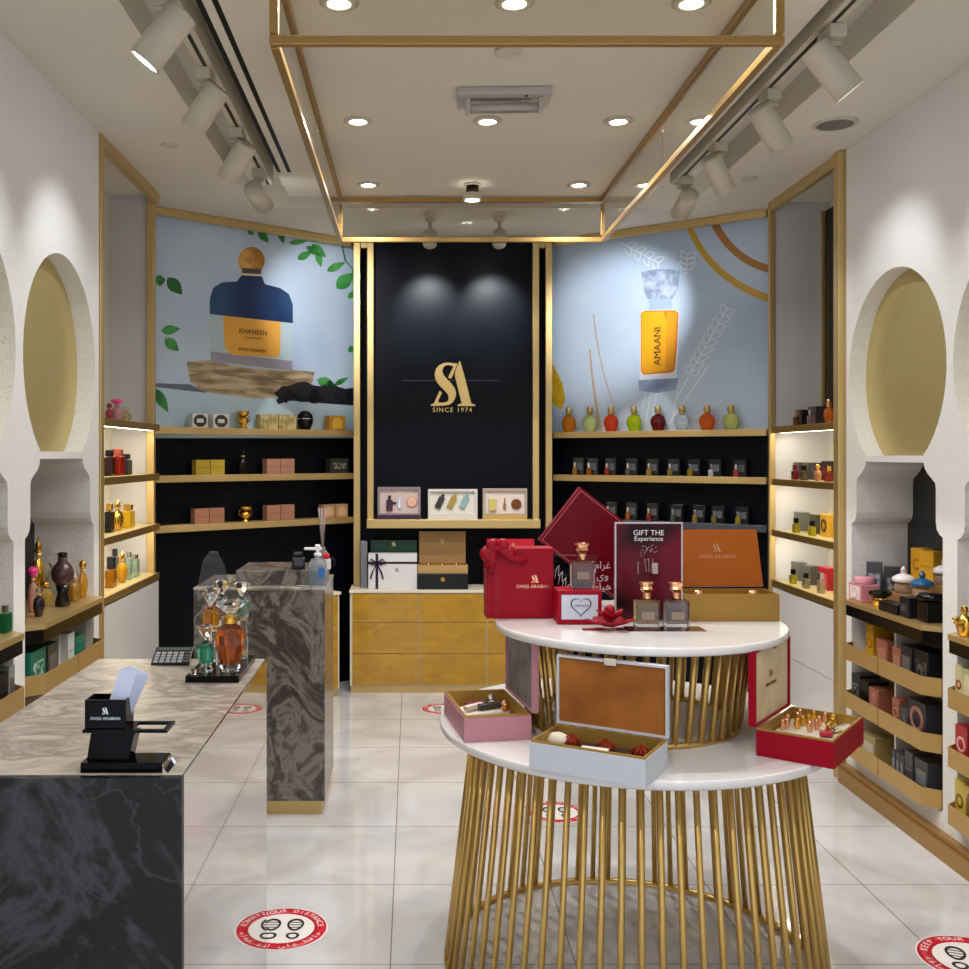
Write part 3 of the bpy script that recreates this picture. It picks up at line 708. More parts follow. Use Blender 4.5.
# ---- right poster
pb = thing('wall_poster', 'large pale blue perfume poster showing an amber AMAANI bottle with gold arcs', 'poster', (0, 0, 0))
D = printed(FR, 550, 220, 4.405, PY)
obj('poster_sheet', box(FR.hit(552, PY), FR.len+.08, PY, DEPTH-.001, zt-.02, H-.01, mtx=FR.mtx()), mottle('print_sky_right', 'ACBFD8', 'C6D5E6', 1.2, .4, lo=.3, hi=.7), pb)
arcs = BM()
D(stroke(bez((610, 20), (700, 260), (975, 350)), 26, 34), 1, arcs)
obj('printed_arc', arcs, mottle('print_arc', 'B9A032', 'D29A4A', 2, .4), pb)
obj('printed_arc', D(stroke(bez((715, -5), (800, 180), (975, 218)), 34, 34), 1), MP('brown_arc', 'A9753A'), pb)
obj('printed_petal', D([(0, 600), (15, 640), (55, 720), (68, 790), (50, 838), (20, 815), (0, 800)], 1), mottle('print_petal', 'B98A10', 'D9B430', 8, .4), pb)
obj('printed_reeds', D(stroke(bez((192, 415), (215, 640), (285, 830)), 7, 4), 2, D(stroke(bez((175, 570), (190, 760), (225, 930)), 8, 14), 1)), MP('reed', 'BFA98C'), pb)
wl = BM()
for x0, y0, x1, y1 in ((560, 780, 770, 410), (300, 95, 460, 180), (600, 240, 605, 170)):
    n_ = max(3, int(math.hypot(x1-x0, y1-y0)/38))
    D(stroke([(x0, y0), (x1, y1)], 4), 1, wl); a = math.atan2(y1-y0, x1-x0)
    for i in range(n_//3, n_+1):
        t = i/n_
        for s in (-1, 1):
            lf = leaf(x0+(x1-x0)*t, y0+(y1-y0)*t, 46, 13, a+s*.8)
            D(stroke(lf, 3.5), 1, wl)
for x in (420, 445, 470, 560): D(stroke([(x, 760), (x-25, 900)], 3), 1, wl)
D(stroke([(520, 900), (700, 640)], 4), 1, wl); D(stroke(bez((560, 900), (680, 860), (760, 790)), 4), 1, wl)
obj('printed_wheat_pattern', wl, MP('white_line', 'E8EEF4'), pb)
obj('printed_cap', D([(402, 228), (480, 215), (575, 220), (562, 310), (540, 348), (430, 348), (414, 310)], 3), mottle('print_crystal', '7D8CA8', 'B4BED0', 14, .3, lo=.4, hi=.6), pb)
obj('printed_neck', D([(437, 345), (537, 345), (537, 402), (437, 402)], 2), MP('neck', '9FB2D0'), pb)
obj('printed_glass', D([(398, 405), (414, 398), (552, 394), (570, 408), (560, 700), (395, 712)], 3), MP('pale_glass', 'DCE4EE'), pb)
obj('printed_liquid', D([(400, 412), (416, 400), (550, 397), (567, 410), (560, 560), (550, 660), (538, 672), (412, 682), (400, 662)], 4), MP('orange_rim', 'D97A1C'), pb)
obj('printed_liquid', D([(404, 416), (418, 405), (500, 403), (515, 440), (510, 665), (415, 676), (405, 660)], 5), MP('amber', 'F0A818'), pb)
obj('printed_liquid', D([(515, 404), (550, 402), (560, 412), (545, 655), (514, 664)], 5), MP('amber_deep', 'E39A1C'), pb)
obj('printed_base', D([(390, 706), (566, 696), (556, 750), (470, 762), (393, 752)], 4), mottle('print_base', '6A7FA8', '96A8C8', 9, .3), pb)
ptext('AMAANI', D, 476, 556, 36, pb, FR, PI/2)
# ================================================================ PRODUCTS
def G(c, t=.75): t = max(t, .6); return M('glass_%s_%g' % (c, t), c, .06, trans=t, ior=1.42)
def C(c, r=.35, metal=0): return M('carton_%s_%g' % (c, r), c, r, metal)
PAT = {}
def pattern(c1, c2, sc=60):
    k = 'patterned_%s_%s' % (c1, c2)
    return MATS.get(k) or mottle(k, c1, c2, sc, .35, lo=.45, hi=.55, detail=2)
def flacon(lab, cat, loc, rz, w_, h, body, cap, grp=None, sx=1, sy=.7, n=16, name='perfume_bottle', capkind='ball', foot=True):
    """rounded bottle: belly, neck and stopper"""
    t = thing(name, lab, cat, loc, rz, grp); r = w_/2; hb = h*.68
    obj('body', lathe([(r*.55, 0), (r*.7, hb*.03), (r*.72, hb*.1), (r*.98, hb*.4), (r, hb*.6), (r*.8, hb*.85), (r*.32, hb*.96), (r*.26, hb)], n, sx, sy), body, t)
    obj('neck_collar', cyl(r*.34, hb-.0005, hb+h*.06, 12), GOLD if cap is not CHROME else CHROME, t)
    z = hb+h*.06
    if capkind == 'ball': p = [(r*.15, z), (r*.42, z+h*.03), (r*.55, z+h*.12), (r*.42, z+h*.2), (r*.2, z+h*.24), (0, z+h*.26)]
    elif capkind == 'flower': p = [(r*.2, z), (r*.3, z+h*.03), (r*.85, z+h*.16), (r*.8, z+h*.2), (r*.3, z+h*.26), (0, z+h*.25)]
    elif capkind == 'spire': p = [(r*.2, z), (r*.45, z+h*.03), (r*.3, z+h*.1), (r*.38, z+h*.13), (r*.12, z+h*.2), (0, z+h*.27)]
    else: p = [(r*.42, z), (r*.42, z+h*.22), (r*.36, z+h*.25), (0, z+h*.25)]
    obj('stopper', lathe(p, n), cap, t)
    return t
def block(lab, cat, loc, rz, w_, d, h, body, cap, grp=None, capw=.5, caph=.25, name='perfume_bottle', label_m=None):
    """square-shouldered bottle with a square cap"""
    t = thing(name, lab, cat, loc, rz, grp); hb = h*(1-caph)-.004
    obj('body', cbox(w_, d, hb, 0, min(w_, d)*.08), body, t)
    obj('neck', cyl(w_*.14, hb-.0005, hb+.004, 12), GOLD, t)
    obj('cap', cbox(w_*capw, min(d, w_*capw), h*caph, hb+.0045, w_*.04), cap, t)
    if label_m: obj('front_label', box(-w_*.3, w_*.3, -d/2-.001, -d/2, hb*.25, hb*.65), label_m, t)
    return t
def carton(lab, loc, rz, w_, d, h, m, band=None, grp=None, name='perfume_box', shape='panel', cat='box'):
    t = thing(name, lab, cat, loc, rz, grp)
    obj('carton', cbox(w_, d, h, 0, .0015), m, t)
    if band and shape:
        y = -d/2
        if shape == 'panel': g = box(-w_*.36, w_*.36, y-.0012, y, h*.3, h*.7)
        elif shape == 'ring': g = lathe([(min(w_, h)*.22, 0), (min(w_, h)*.38, 0), (min(w_, h)*.38, .0015), (min(w_, h)*.22, .0015), (min(w_, h)*.22, 0)], 24, mtx=xf((0, y, h*.5), (PI/2, 0, 0)), cap=False)
        elif shape == 'arch': g = plate([(w_*.3*math.cos(a), h*.5+h*.36*math.sin(a)) for a in [PI*i/12 for i in range(13)]]+[(-w_*.3, h*.12), (w_*.3, h*.12)], (), .0012, mtx=xf((0, y-.0012, 0)))
        elif shape == 'bow': g = merge(box(-.006, .006, y-.001, y, 0, h), box(-w_/2, w_/2, y-.001, y, h*.6, h*.66))
        elif shape == 'oct': g = plate([(w_*.44*math.cos(PI/8+PI*i/4), h*.5+h*.46*math.sin(PI/8+PI*i/4)) for i in range(8)], [[(-w_*.22, h*.36), (w_*.22, h*.36), (w_*.22, h*.64), (-w_*.22, h*.64)]], .0012, mtx=xf((0, y-.0012, 0)))
        elif shape == 'line': g = box(-w_*.4, w_*.4, y-.001, y, h*.46, h*.53)
        obj('printed_front', g, band, t)
    return t
def fpos(fr, px, yo, z): return fr.P(fr.hit(px, yo), yo, z)
def wm(fr, px, n, yo):    # metres per n photo pixels along the wall at column px
    return abs(fr.hit(px+n/2, yo)-fr.hit(px-n/2, yo))
# ---- right angled wall, top shelf: eight mini flacons
z0, z1, z2 = ZS[0]+.001, ZS[1]+.001, ZS[2]+.001
cols = [('amber yellow', 'F09A18', 569), ('pale green', 'D8E8A0', 590), ('orange red', 'EA4A18', 611), ('lime', 'C8E010', 634), ('dark wine red', '7A0A1C', 658), ('clear', 'E8F0F4', 682), ('bright orange', 'F87820', 707), ('pale yellow', 'E0E890', 731)]
for k, (nm, c, px) in enumerate(cols):
    p = fpos(FR, px, .05, z0-.012); hh = 25*p.y/F
    flacon('small round %s perfume bottle on the shelf under the amber bottle poster' % nm, 'perfume bottle', p, FR.rz, .108, hh, G(c, .6 if nm != 'clear' else .9), GOLD, 'mini bottles on the top right shelf', capkind='flat')
for r_, (zz, pxs, nm) in enumerate(((z1-.012, (577, 591, 609, 630, 651, 672, 692, 713, 738), 'middle'), (z2, (610, 630, 651, 675, 697, 716, 740), 'lowest'))):
    tint = ['C07818', 'C07010', 'B04030', '6A7068', 'B89A40', 'A08848', 'C0A030', 'E0E0E0', 'D05848']
    for k, px in enumerate(pxs):
        p = fpos(FR, px+3, .07, zz); hh = 17*p.y/F
        carton('small dark glossy perfume box, %s from left on the %s shelf under the amber poster' % (ORD[k], nm), p, FR.rz, .078, .05, hh, C('1E2126', .15), pattern('2A2E34', '6A6E72', 220), 'dark boxes on the %s right shelf' % nm)
        q = fpos(FR, px-2, .028, zz)
        block('tiny perfume bottle before the %s dark box from left, %s shelf, amber poster wall' % (ORD[k], nm), 'perfume bottle', q, FR.rz, .03, .022, hh*.72, G(tint[k], .4), CHROME, 'tiny bottles on the %s right shelf' % nm, caph=.4)
# ---- left angled wall shelves
def lbox(px, wpx, hpx, z, lab, m, band=None, shape='panel', d=.06, grp=None, yo=.045):
    p = fpos(FL, px, yo, z); return carton(lab, p, FL.rz, wm(FL, px, wpx, yo-d/2), d, hpx*p.y/F, m, band, grp, shape=shape)
DK = C('3A3836'); LT = C('E4DED4')
for px, s in ((198, 'left'), (219, 'right')):
    lbox(px, 15.5, 14, z0, 'white perfume box with charcoal octagon print, %s of two on the top left shelf' % s, LT, DK, 'oct')
def goblet(px, z, hpx, lab, wpx=14):
    p = fpos(FL, px, .05, z); h = hpx*p.y/F; r = .042
    t = thing('gold_goblet_bottle', lab, 'perfume bottle', p, FL.rz)
    obj('body', lathe([(r*.7, 0), (r*.75, h*.06), (r*.3, h*.14), (r*.6, h*.25), (r*.95, h*.4), (r*.85, h*.6), (r*.45, h*.7)], 20), GOLDP, t)
    obj('rim', lathe([(r*.4, h*.7), (r*1.0, h*.86), (r*1.05, h), (r*.9, h), (r*.3, h*.8)], 20), GOLDP, t)
    b = BM()
    for s in (-1, 1): tube([(s*r*.8, 0, h*.78), (s*r*1.2, 0, h*.7), (s*r*1.25, 0, h*.5), (s*r*.8, 0, h*.4)], r*.08, 6, b)
    obj('handles', b, GOLDP, t)
goblet(243, z0, 17, 'gold goblet-shaped perfume bottle on the top shelf under the round bottle poster')
goblet(245.5, z2, 15, 'gold goblet-shaped perfume bottle on the lowest left wall shelf')
for px, s in ((267, 'left'), (285.5, 'right')):
    lbox(px, 17.5, 14.5, z0, 'pale olive gold perfume box, %s of two on the top left shelf' % s, pattern('9C8A56', 'C0AE7C', 25))
p = fpos(FL, 305, .05, z0)
t = thing('domed_jar', 'black domed perfume jar with a silver band on the top left shelf', 'jar', p, FL.rz); r = .058; h = .135
obj('body', lathe([(r*.65, 0), (r*.95, h*.35), (r, h*.55), (0, h*.55)], 24), BLACK, t)
obj('band', cyl(r*1.03, h*.55, h*.59, 24), CHROME, t); obj('dome', lathe([(r, h*.59), (r*.9, h*.78), (r*.5, h*.95), (0, h)], 24), BLACK, t)
lbox(335, 16, 14.5, z0, 'golden yellow perfume box with an arch print at the right end, top left shelf', C('C08A28'), C('E9B84C', .3), 'arch')
for px, s in ((201, 'left'), (215.5, 'right')):
    lbox(px, 14, 15, z1, 'yellow gold perfume box, %s of two on the middle left shelf' % s, C('C2A63C', .35, .3), C('A88A2C'), 'line')
p = fpos(FL, 243, .05, z1)
flacon('black perfume bottle with a silver band and tall stopper, middle left shelf', 'perfume bottle', p, FL.rz, .08, .17, BLACK, BLACK, capkind='spire')
for px, s in ((271.5, 'left'), (285.5, 'right')):
    lbox(px, 13.5, 15, z1, 'rose pink perfume box, %s of two on the middle left shelf' % s, C('B4826E', .3, .2), C('98685A'), 'line')
lbox(337, 18, 14.5, z1, 'dark floral perfume box alone at the right end of the middle left shelf', C('2C2C2A'), pattern('2C2C2A', '8A8470', 50))
for px, s in ((200, 'left'), (215, 'right')):
    lbox(px, 14.5, 15, z2, 'copper perfume box, %s of the left pair on the lowest left shelf' % s, C('A4735A', .35, .2), C('8A5E48'), 'line')
for px, s in ((271.5, 'left'), (285.5, 'right')):
    lbox(px, 13.5, 15, z2, 'copper perfume box, %s of the middle pair on the lowest left shelf' % s, C('A87860', .3, .2), C('8E6450'), 'line')
for px, s in ((327, 'left'), (339.5, 'right')):
    lbox(px, 12, 13, z2, 'brown perfume box with arch print, %s of the end pair on the lowest left shelf' % s, C('A8805C'), C('C8A27C'), 'arch')
# ---- gift sets on the logo panel shelf
def gift_set(cx, w_, h, lab, frame, inner, foot):
    t = thing('gift_set_box', lab, 'gift set', (cx, 6.99, 1.201), 0, 'open gift sets below the SA letters')
    fr_ = plate([(-w_/2, 0), (w_/2, 0), (w_/2, h), (-w_/2, h)], [[(-w_/2+.016, .04), (w_/2-.016, .04), (w_/2-.016, h-.016), (-w_/2+.016, h-.016)]], .05)
    obj('box_frame', fr_, frame, t); obj('insert', box(-w_/2+.016, w_/2-.016, .02, .05, .04, h-.016), inner, t)
    if foot: obj('drawer_front', box(-w_/2+.003, w_/2-.003, -.008, -.0005, 0, .03), foot, t)
    return t
t = gift_set(-.09, .30, .225, 'open gift set box with purple bottle and round rose medallion, left under SA letters', C('8E7E86'), C('CDB9B4'), C('3C1E38'))
PUR = C('3A1430', .2); z_ = .09
obj('bottle', merge(box(-.09, -.045, .002, .0195, .06, .135, .003), box(-.078, -.057, .004, .0195, .135, .165, .002)), PUR, t)
obj('ribbon', box(-.045, -.02, .01, .0195, .105, .12), PUR, t)
obj('vial', merge(box(-.008, .014, .006, .0195, .075, .12, .002), box(-.003, .009, .008, .0195, .12, .15)), CHROME, t)
obj('medallion', cyl(.036, 0, .012, 28, .003, mtx=xf((.09, .0195, .12), (PI/2, 0, 0))), ROSE, t)
t = gift_set(.285, .345, .21, 'white open gift set with three slanted slim bottles, middle under SA letters', C('D6D2CC'), C('DCD8CE'), None)
for k, (c, nm) in enumerate((('3A3634', 'dark'), ('A8904A', 'gold'), ('8FB0B4', 'pale blue'))):
    o = obj('slim_bottle', merge(cbox(.042, .016, .085, -.045, .004), cbox(.022, .012, .02, .041, .002)), C(c, .2), t, (-.09+k*.085, .012, .118), (0, .45, 0), label='%s slim bottle' % nm)
t = gift_set(.65, .31, .215, 'open gift set with pale gold square bottle and brown round case, right', C('B0A294'), C('E2D4CC'), C('C0A05A'))
obj('bottle', box(-.115, -.06, .002, .0195, .06, .145, .004), C('CDBE6E', .25), t)
obj('vial', merge(box(-.012, .008, .006, .0195, .07, .11, .002), box(-.007, .003, .008, .0195, .11, .15)), ROSE, t)
obj('round_case', cyl(.036, 0, .014, 28, .003, mtx=xf((.08, .0195, .105), (PI/2, 0, 0))), C('7A4A24', .25, .4), t)
# ---- gift boxes standing on the back cabinet
zc = .7155
tag(obj('silver_stand', box(-.362, -.314, 7.02, 7.10, zc, zc+.33, .003), C('83868A', .3, .6)), 'narrow silver upright block at the left end of the back cabinet', 'box')
t = carton('dark green gift box standing behind the white ribboned box', (-.13, 7.14, zc), 0, .33, .07, .33, C('0E4030', .4))
obj('monogram', sa_mesh(.035, .001, 0, .285), LGOLD, t, (0, -.035, 0))
t = carton('white gift box with a dark purple ribbon and bow on the back cabinet', (-.135, 7.02, zc), 0, .34, .09, .245, C('D9D8DC'), C('2A1634', .25), shape=None, name='gift_box')
RB = C('2A1634', .25)
obj('ribbon', merge(box(-.12, -.10, -.047, -.045, 0, .2455), box(-.17, .17, -.047, -.045, .175, .19)), RB, t)
bw = BM()
for s in (-1, 1): tube([(-.11, -.05, .18), (-.11+s*.04, -.06, .21), (-.11+s*.06, -.055, .18), (-.11+s*.03, -.05, .17), (-.11, -.05, .18)], .006, 6, bw); tube([(-.11, -.05, .18), (-.11+s*.03, -.052, .12), (-.11+s*.045, -.05, .07)], .006, 6, bw)
obj('bow', bw, RB, t); obj('monogram', sa_mesh(.03, .001, .03, .12), C('8A8070'), t, (0, -.0455, 0))
t = thing('gift_box', 'low black gift box with a round gold knob under the open tan box', 'gift box', (.215, 7.03, zc))
obj('body', cbox(.35, .16, .108, 0, .003), C('0B0E16', .3), t); obj('knob', cyl(.017, 0, .008, 20, .002, mtx=xf((.0, -.08, .07), (PI/2, 0, 0))), GOLDP, t)
TAN = C('9C7A4C', .5)
t = thing('open_gift_box', 'open tan gift box with lid up standing on the black box', 'gift box', (.215, 7.04, zc+.109))
obj('tray', tray(.35, .12, .055, .006, .03), C('B9955A', .4), t); obj('lid', box(-.165, .165, .045, .06, .056, .285, .002), TAN, t)
for x in (-.1, 0, .1): obj('bottle_top', lathe([(.012, .0301), (.016, .05), (.01, .065), (0, .07)], 12), ROSE, t, (x, 0, 0))
obj('monogram', sa_mesh(.03, .001, 0, .2), LGOLD, t, (0, .0445, 0))
t = carton('bright red gift box standing at the right end of the back cabinet', (.69, 7.05, zc), 0, .33, .12, .345, C('C4102A', .4), name='gift_box')
obj('monogram', sa_mesh(.03, .001, .02, .29), LGOLD, t, (0, -.06, 0))
# ================================================================ THINGS ON THE ROUND TABLE
LRED = M('leather_red', '98001F', .4, spec=.2); LPINK = M('leather_pink', 'BE8490', .45, spec=.3); LWHITE = M('leather_white', 'C9CDD6', .45)
SUEDE = mottle('orange_suede', '8A4E14', 'A8661E', 7, .7, lo=.35, hi=.65)
GIN = M('gold_lining', 'B08C40', .4, .5)
def chest(lab, corner, ang, W, D, body, lid_lining, hinge, ztop, lean=0, extra=None):
    """open presentation chest. corner = front-left bottom corner; W along local x, D along y. hinge: 'back' 'left' 'right'"""
    c, s = math.cos(ang), math.sin(ang)
    cx = corner[0]+c*W/2-s*D/2; cy = corner[1]+s*W/2+c*D/2
    t = thing('open_gift_chest', lab, 'gift box', (cx, cy, Z1+.0005), ang, 'open presentation chests on the lower table top')
    h = .078
    obj('base', tray(W, D, h-.006, .005, .012), body, t)
    obj('lining', tray(W-.0105, D-.0105, h-.0125, .003, .008), GIN, t, (0, 0, .0125))
    obj('gold_rim', plate([(-W/2+.003, -D/2+.003), (W/2-.003, -D/2+.003), (W/2-.003, D/2-.003), (-W/2+.003, D/2-.003)], [[(-W/2+.009, -D/2+.009), (W/2-.009, -D/2+.009), (W/2-.009, D/2-.009), (-W/2+.009, D/2-.009)]], .005, mtx=xf((0, 0, h-.0055), (PI/2, 0, 0))), GIN, t)
    lh = (D if hinge == 'back' else W)*1.02; lw = W if hinge == 'back' else D
    if hinge == 'back': loc, rz = (0, D/2, h), 0
    elif hinge == 'right': loc, rz = (W/2, 0, h), -PI/2
    else: loc, rz = (-W/2, 0, h), PI/2
    lid = obj('lid', tray(lw, lh, .022, .006, .012), body, t, loc)
    # tray opens upward (+z); stand it up so it opens towards the chest
    lid.rotation_euler = (Matrix.Rotation(rz, 4, 'Z') @ Matrix.Translation((0, 0, 0)) @ Matrix.Rotation(-lean, 4, 'X') @ Matrix.Rotation(PI/2, 4, 'X')).to_euler()
    up = (Matrix.Rotation(rz, 4, 'Z') @ Matrix.Rotation(-lean, 4, 'X')).to_3x3()
    lid.location = Vector(loc)+up @ Vector((0, .023, lh/2+.001))
    obj('lid_lining', cbox(lw-.0125, lh-.0125, .002, .0125), lid_lining, lid)
    return t, lid, lw, lh
# pink chest, left
t, lid, lw, lh = chest('small pink chest open with grey velvet lid lining, at the left table edge', (.156, 2.99), .15, .207, .33, LPINK, mottle('grey_velvet', '6A6868', '8E8C8A', 12, .8), 'right', 0)
WRAP = C('E2D8C8', .6)
obj('white_wrap', cbox(.16, .10, .02, .021, .006), WRAP, t, (0, .06, 0), (0, 0, .2))
obj('wine_card', cbox(.07, .035, .012, .042, .002), C('6A1028'), t, (-.01, .10, 0), (0, 0, .5))
obj('vial', cbox(.10, .022, .018, .042, .004), C('4A4846', .2), t, (.03, .05, .002), (0, 0, .35))
obj('vial', cbox(.08, .02, .016, .042, .004), C('E4D0C8', .3), t, (-.03, .04, .004), (0, 0, .6))
obj('bottle_cap', lathe([(.012, .042), (.016, .06), (.008, .072), (0, .073)], 12), ROSE, t, (.07, .03, 0))
obj('bottle_cap', lathe([(.012, .042), (.016, .06), (.008, .072), (0, .073)], 12), CHROME, t, (.045, .12, 0))
# white chest, middle
t, lid, lw, lh = chest('white chest open with orange suede lid lining, at the front table edge', (.322, 2.744), -.531, .326, .195, LWHITE, SUEDE, 'back', 0)
obj('ribbon_tab', cbox(.035, .02, .004, .0235, .002), C('D8CFC0'), lid, (0, lh/2-.004, 0))
obj('dark_insert', cbox(.29, .12, .02, .021, .004), C('3A2420', .6), t, (.0, .02, 0))
obj('white_card', cbox(.075, .05, .003, .056, .001), C('E6E0D8'), t, (.0, -.03, 0), (.25, 0, .1))
for x in (-.09, .01, .11):
    b = BM()
    for a in range(6): tube([(.022*math.cos(a*1.05), .022*math.sin(a*1.05), .041), (.026*math.cos(a*1.05+.3), .026*math.sin(a*1.05+.3), .055), (0, 0, .072)], .004, 6, b)
    lathe([(.016, .041), (.02, .052), (.012, .066), (0, .07)], 12, bm=b)
    obj('glass_flower_stopper', b, G('B03A1C', .5), t, (x, .03, 0))
obj('tissue', lathe([(.03, .041), (.034, .055), (.015, .07), (0, .075)], 9, 1.3, .8), WRAP, t, (-.13, .03, 0))
# red chest, right
t, lid, lw, lh = chest('red chest open with cream lid lining, overhanging the right table edge', (.985, 2.862), -.655, .213, .32, LRED, mottle('cream_suede', 'C9B48C', 'DCCBA6', 9, .8), 'left', 0)
text('SA', .03, C('7A5A30'), lid, (-.005, .02, .0155), (0, 0, 0)); text('SWISS ARABIAN', .014, C('7A5A30'), lid, (-.005, -.01, .0155), (0, 0, 0))
obj('ribbon_tab', cbox(.03, .02, .004, .0235, .002), LRED, lid, (0, lh/2-.004, 0))
obj('tissue_bed', cbox(.19, .27, .03, .021, .01), WRAP, t, (0, 0, 0))
obj('red_tag', cbox(.035, .035, .01, .056, .002), C('A8203A'), t, (.05, -.03, 0), (0, 0, .3))
rr = random.Random(5)
for i in range(17):
    obj('bottle_cap', lathe([(.006, .05), (.01, .062), (.007, .074), (.01, .08), (0, .084)], 10), [ROSE, GOLDP][i % 2], t, (-.07+.036*(i % 4)+rr.uniform(-.008, .008), .12-.04*(i//4)+rr.uniform(-.01, .01), 0))
obj('clear_vial', cbox(.022, .09, .02, .052, .004), GLASS, t, (.07, .04, 0), (0, 0, -.4))
# --- upper tier
ZT = Z2+.0005
t = thing('ribboned_gift_box', 'upright red gift box with a satin bow at its upper left corner, upper table', 'gift box', (.355, 3.345, ZT), .03)
obj('box', cbox(.222, .09, .232, 0, .002), LRED, t)
SAT = M('red_satin', '92081E', .4, spec=.25)
obj('monogram', sa_mesh(.026, .0008, .05, .118), ROSE, t, (0, -.045, 0)); text('SWISS ARABIAN', .016, ROSE, t, (.045, -.0455, .105))
obj('ribbon', merge(box(-.085, -.07, -.047, -.0455, 0, .233), box(-.085, -.07, -.047, .047, .2325, .2345)), SAT, t)
bw = BM()
def loop(cx, cz, ax, az, L_, w_, y=-.05):
    """one ribbon loop as a folded band"""
    q = BM(); n = 12; prev = None
    for i in range(n+1):
        a = 2*PI*i/n; r_ = L_*(1-math.cos(a))/2; s_ = w_*math.sin(a)*.8
        x = cx+ax*r_-az*s_; z = cz+az*r_+ax*s_
        cur = [q.verts.new((x, y-.012*math.sin(a/2), z)), q.verts.new((x, y-.03-.012*math.sin(a/2), z+.004))]
        if prev: f = q.faces.new((prev[0], cur[0], cur[1], prev[1])); f.smooth = True
        prev = cur
    bmesh.ops.solidify(q, geom=q.faces[:], thickness=.002)
    merge(bw, q)
for ax, az, L_ in ((-.95, -.35, .06), (.97, -.2, .065), (.75, .5, .045), (-.6, .6, .04), (-.7, -.8, .05)):
    a_ = math.atan2(az, ax)
    lathe([(0, 0), (.010, .1*L_), (.021, .45*L_), (.024, .7*L_), (.014, .95*L_), (0, L_)], 12, 1, .55, bm=bw, mtx=xf((-.078, -.062, .228)) @ Matrix.Rotation(PI/2-a_, 4, 'Y'))
for x1, z1_ in ((-.115, .17), (-.10, .15), (.02, .19)):
    tube([(-.078, -.055, .232), ((-.078+x1)/2, -.062, .2), (x1, -.055, z1_)], [.005, .011, .012], 8, bw)
lathe([(0, -.01), (.012, -.004), (.012, .006), (0, .01)], 10, bm=bw, mtx=xf((-.078, -.06, .232)))
obj('bow', bw, SAT, t)
# tilted flat box
FLB = M('deep_wine_box', '6A0016', .4, spec=.2)
t = thing('flat_gift_box', 'large dark red flat box balanced on its corner behind the bottles', 'gift box', (.628, 3.52, ZT), 0)
b = box(-.195, .195, 0, .045, -.119, .119, .003)
ang = math.atan2(-52.8*-1, 42.9)     # direction of the short left-to-top edge above the horizontal
R_ = Matrix.Rotation(math.radians(37.9), 4, 'Y')
bmesh.ops.transform(b, matrix=R_, verts=b.verts); mn = min(v.co.z for v in b.verts); bmesh.ops.translate(b, verts=b.verts, vec=(.045, 0, -mn))
obj('box', b, FLB, t)
q = plate([(-.188, -.112), (.188, -.112), (.188, .112), (-.188, .112)], [[(-.185, -.109), (.185, -.109), (.185, .109), (-.185, .109)]], .001)
bmesh.ops.transform(q, matrix=R_, verts=q.verts); bmesh.ops.translate(q, verts=q.verts, vec=(.045, -.0011, -mn)); obj('piping', q, C('C0505A', .4), t)
# clear sign with script
t = thing('clear_sign', 'clear acrylic sign with white Arabic script behind the heart box', 'sign', (.578, 3.39, ZT))
obj('acrylic', box(-.113, .113, 0, .004, 0, .2), M('acrylic', 'F2ECEE', .03, trans=1, ior=1.15), t)
WT = C('E6E0E0', .5)
for k, s_ in enumerate(('\uFEE1\uFE8D\uFEAE\uFECF', '\uFEEF\uFEED', '\uFEE1\uFE8E\uFEF4\uFEEB')):
    text(s_, .034, WT, t, (.068, -.001, .165-.036*k), name='script')
b = BM()
for k in range(3): tube([(-.095+.012*k, -.001, .12-.02*k), (-.088+.012*k, -.001, .155-.02*k), (-.080+.012*k, -.001, .165-.02*k), (-.082+.012*k, -.001, .13-.02*k), (-.070+.012*k, -.001, .14-.02*k)], .0012, 5, b)
obj('script', b, WT, t)
# heart gift box
t = thing('heart_gift_box', 'small red gift box with a heart outline on its white front', 'gift box', (.534, 3.235, ZT), 0)
obj('box', cbox(.142, .1, .108, 0, .002), LRED, t)
obj('white_front', box(-.058, .058, -.0515, -.0502, .016, .094), C('C4C8D6', .4), t)
hp = []
for i in range(40):
    a = 2*PI*i/40; hp.append((16*math.sin(a)**3, 13*math.cos(a)-5*math.cos(2*a)-2*math.cos(3*a)-math.cos(4*a)))
k1, k2 = .0021, .00185
obj('heart_outline', plate([(x*k1+.004, z*k1+.058) for x, z in hp], [[(x*k2+.004, z*k2+.0585) for x, z in hp]], .001, mtx=xf((0, -.0526, 0))), C('3A1830'), t)
text('with love', .012, C('3A3448'), t, (.006, -.0522, .06))
# perfume bottles with rose gold crowns
def crown_bottle(lab, loc, liq, rz=0, w_=.074, hb=.09):
    t = thing('perfume_bottle', lab, 'perfume bottle', loc, rz, 'square glass bottles with rose gold crown caps')
    obj('glass_body', cbox(w_, .042, hb, 0, .004), GLASS, t)
    obj('liquid', cbox(w_-.012, .03, hb-.026, .018, .002), G(liq, .8), t)
    obj('collar', cyl(.0125, hb+.0003, hb+.022, 20, .001), ROSE, t)
    obj('crown_cap', lathe([(.011, hb+.0222), (.014, hb+.026), (.021, hb+.034), (.017, hb+.042), (.0235, hb+.052), (.022, hb+.056), (.014, hb+.054), (0, hb+.053)], 8, shade=False), ROSE, t)
    obj('front_label', box(-.02, .02, -.0216, -.0212, hb*.35, hb*.62), M('label_amber', '8C7868', .4, .3), t)
    return t
crown_bottle('square glass perfume bottle with crown cap standing on the heart box', (.55, 3.23, ZT+.1085), 'B06A50')
crown_bottle('square perfume bottle with crown cap before the red poster, left, amber green liquid', (.724, 3.085, ZT+.003), 'C8AE60')
crown_bottle('square perfume bottle with crown cap before the red poster, right, smoky liquid', (.815, 3.085, ZT+.003), 'B09A90')
tag(obj('mirror_plate', box(.66, .90, 3.045, 3.135, ZT, ZT+.0025), M('mirror_tile', 'C8B8B8', .03, 1)), 'small mirror plate under the two square perfume bottles', 'display plate')
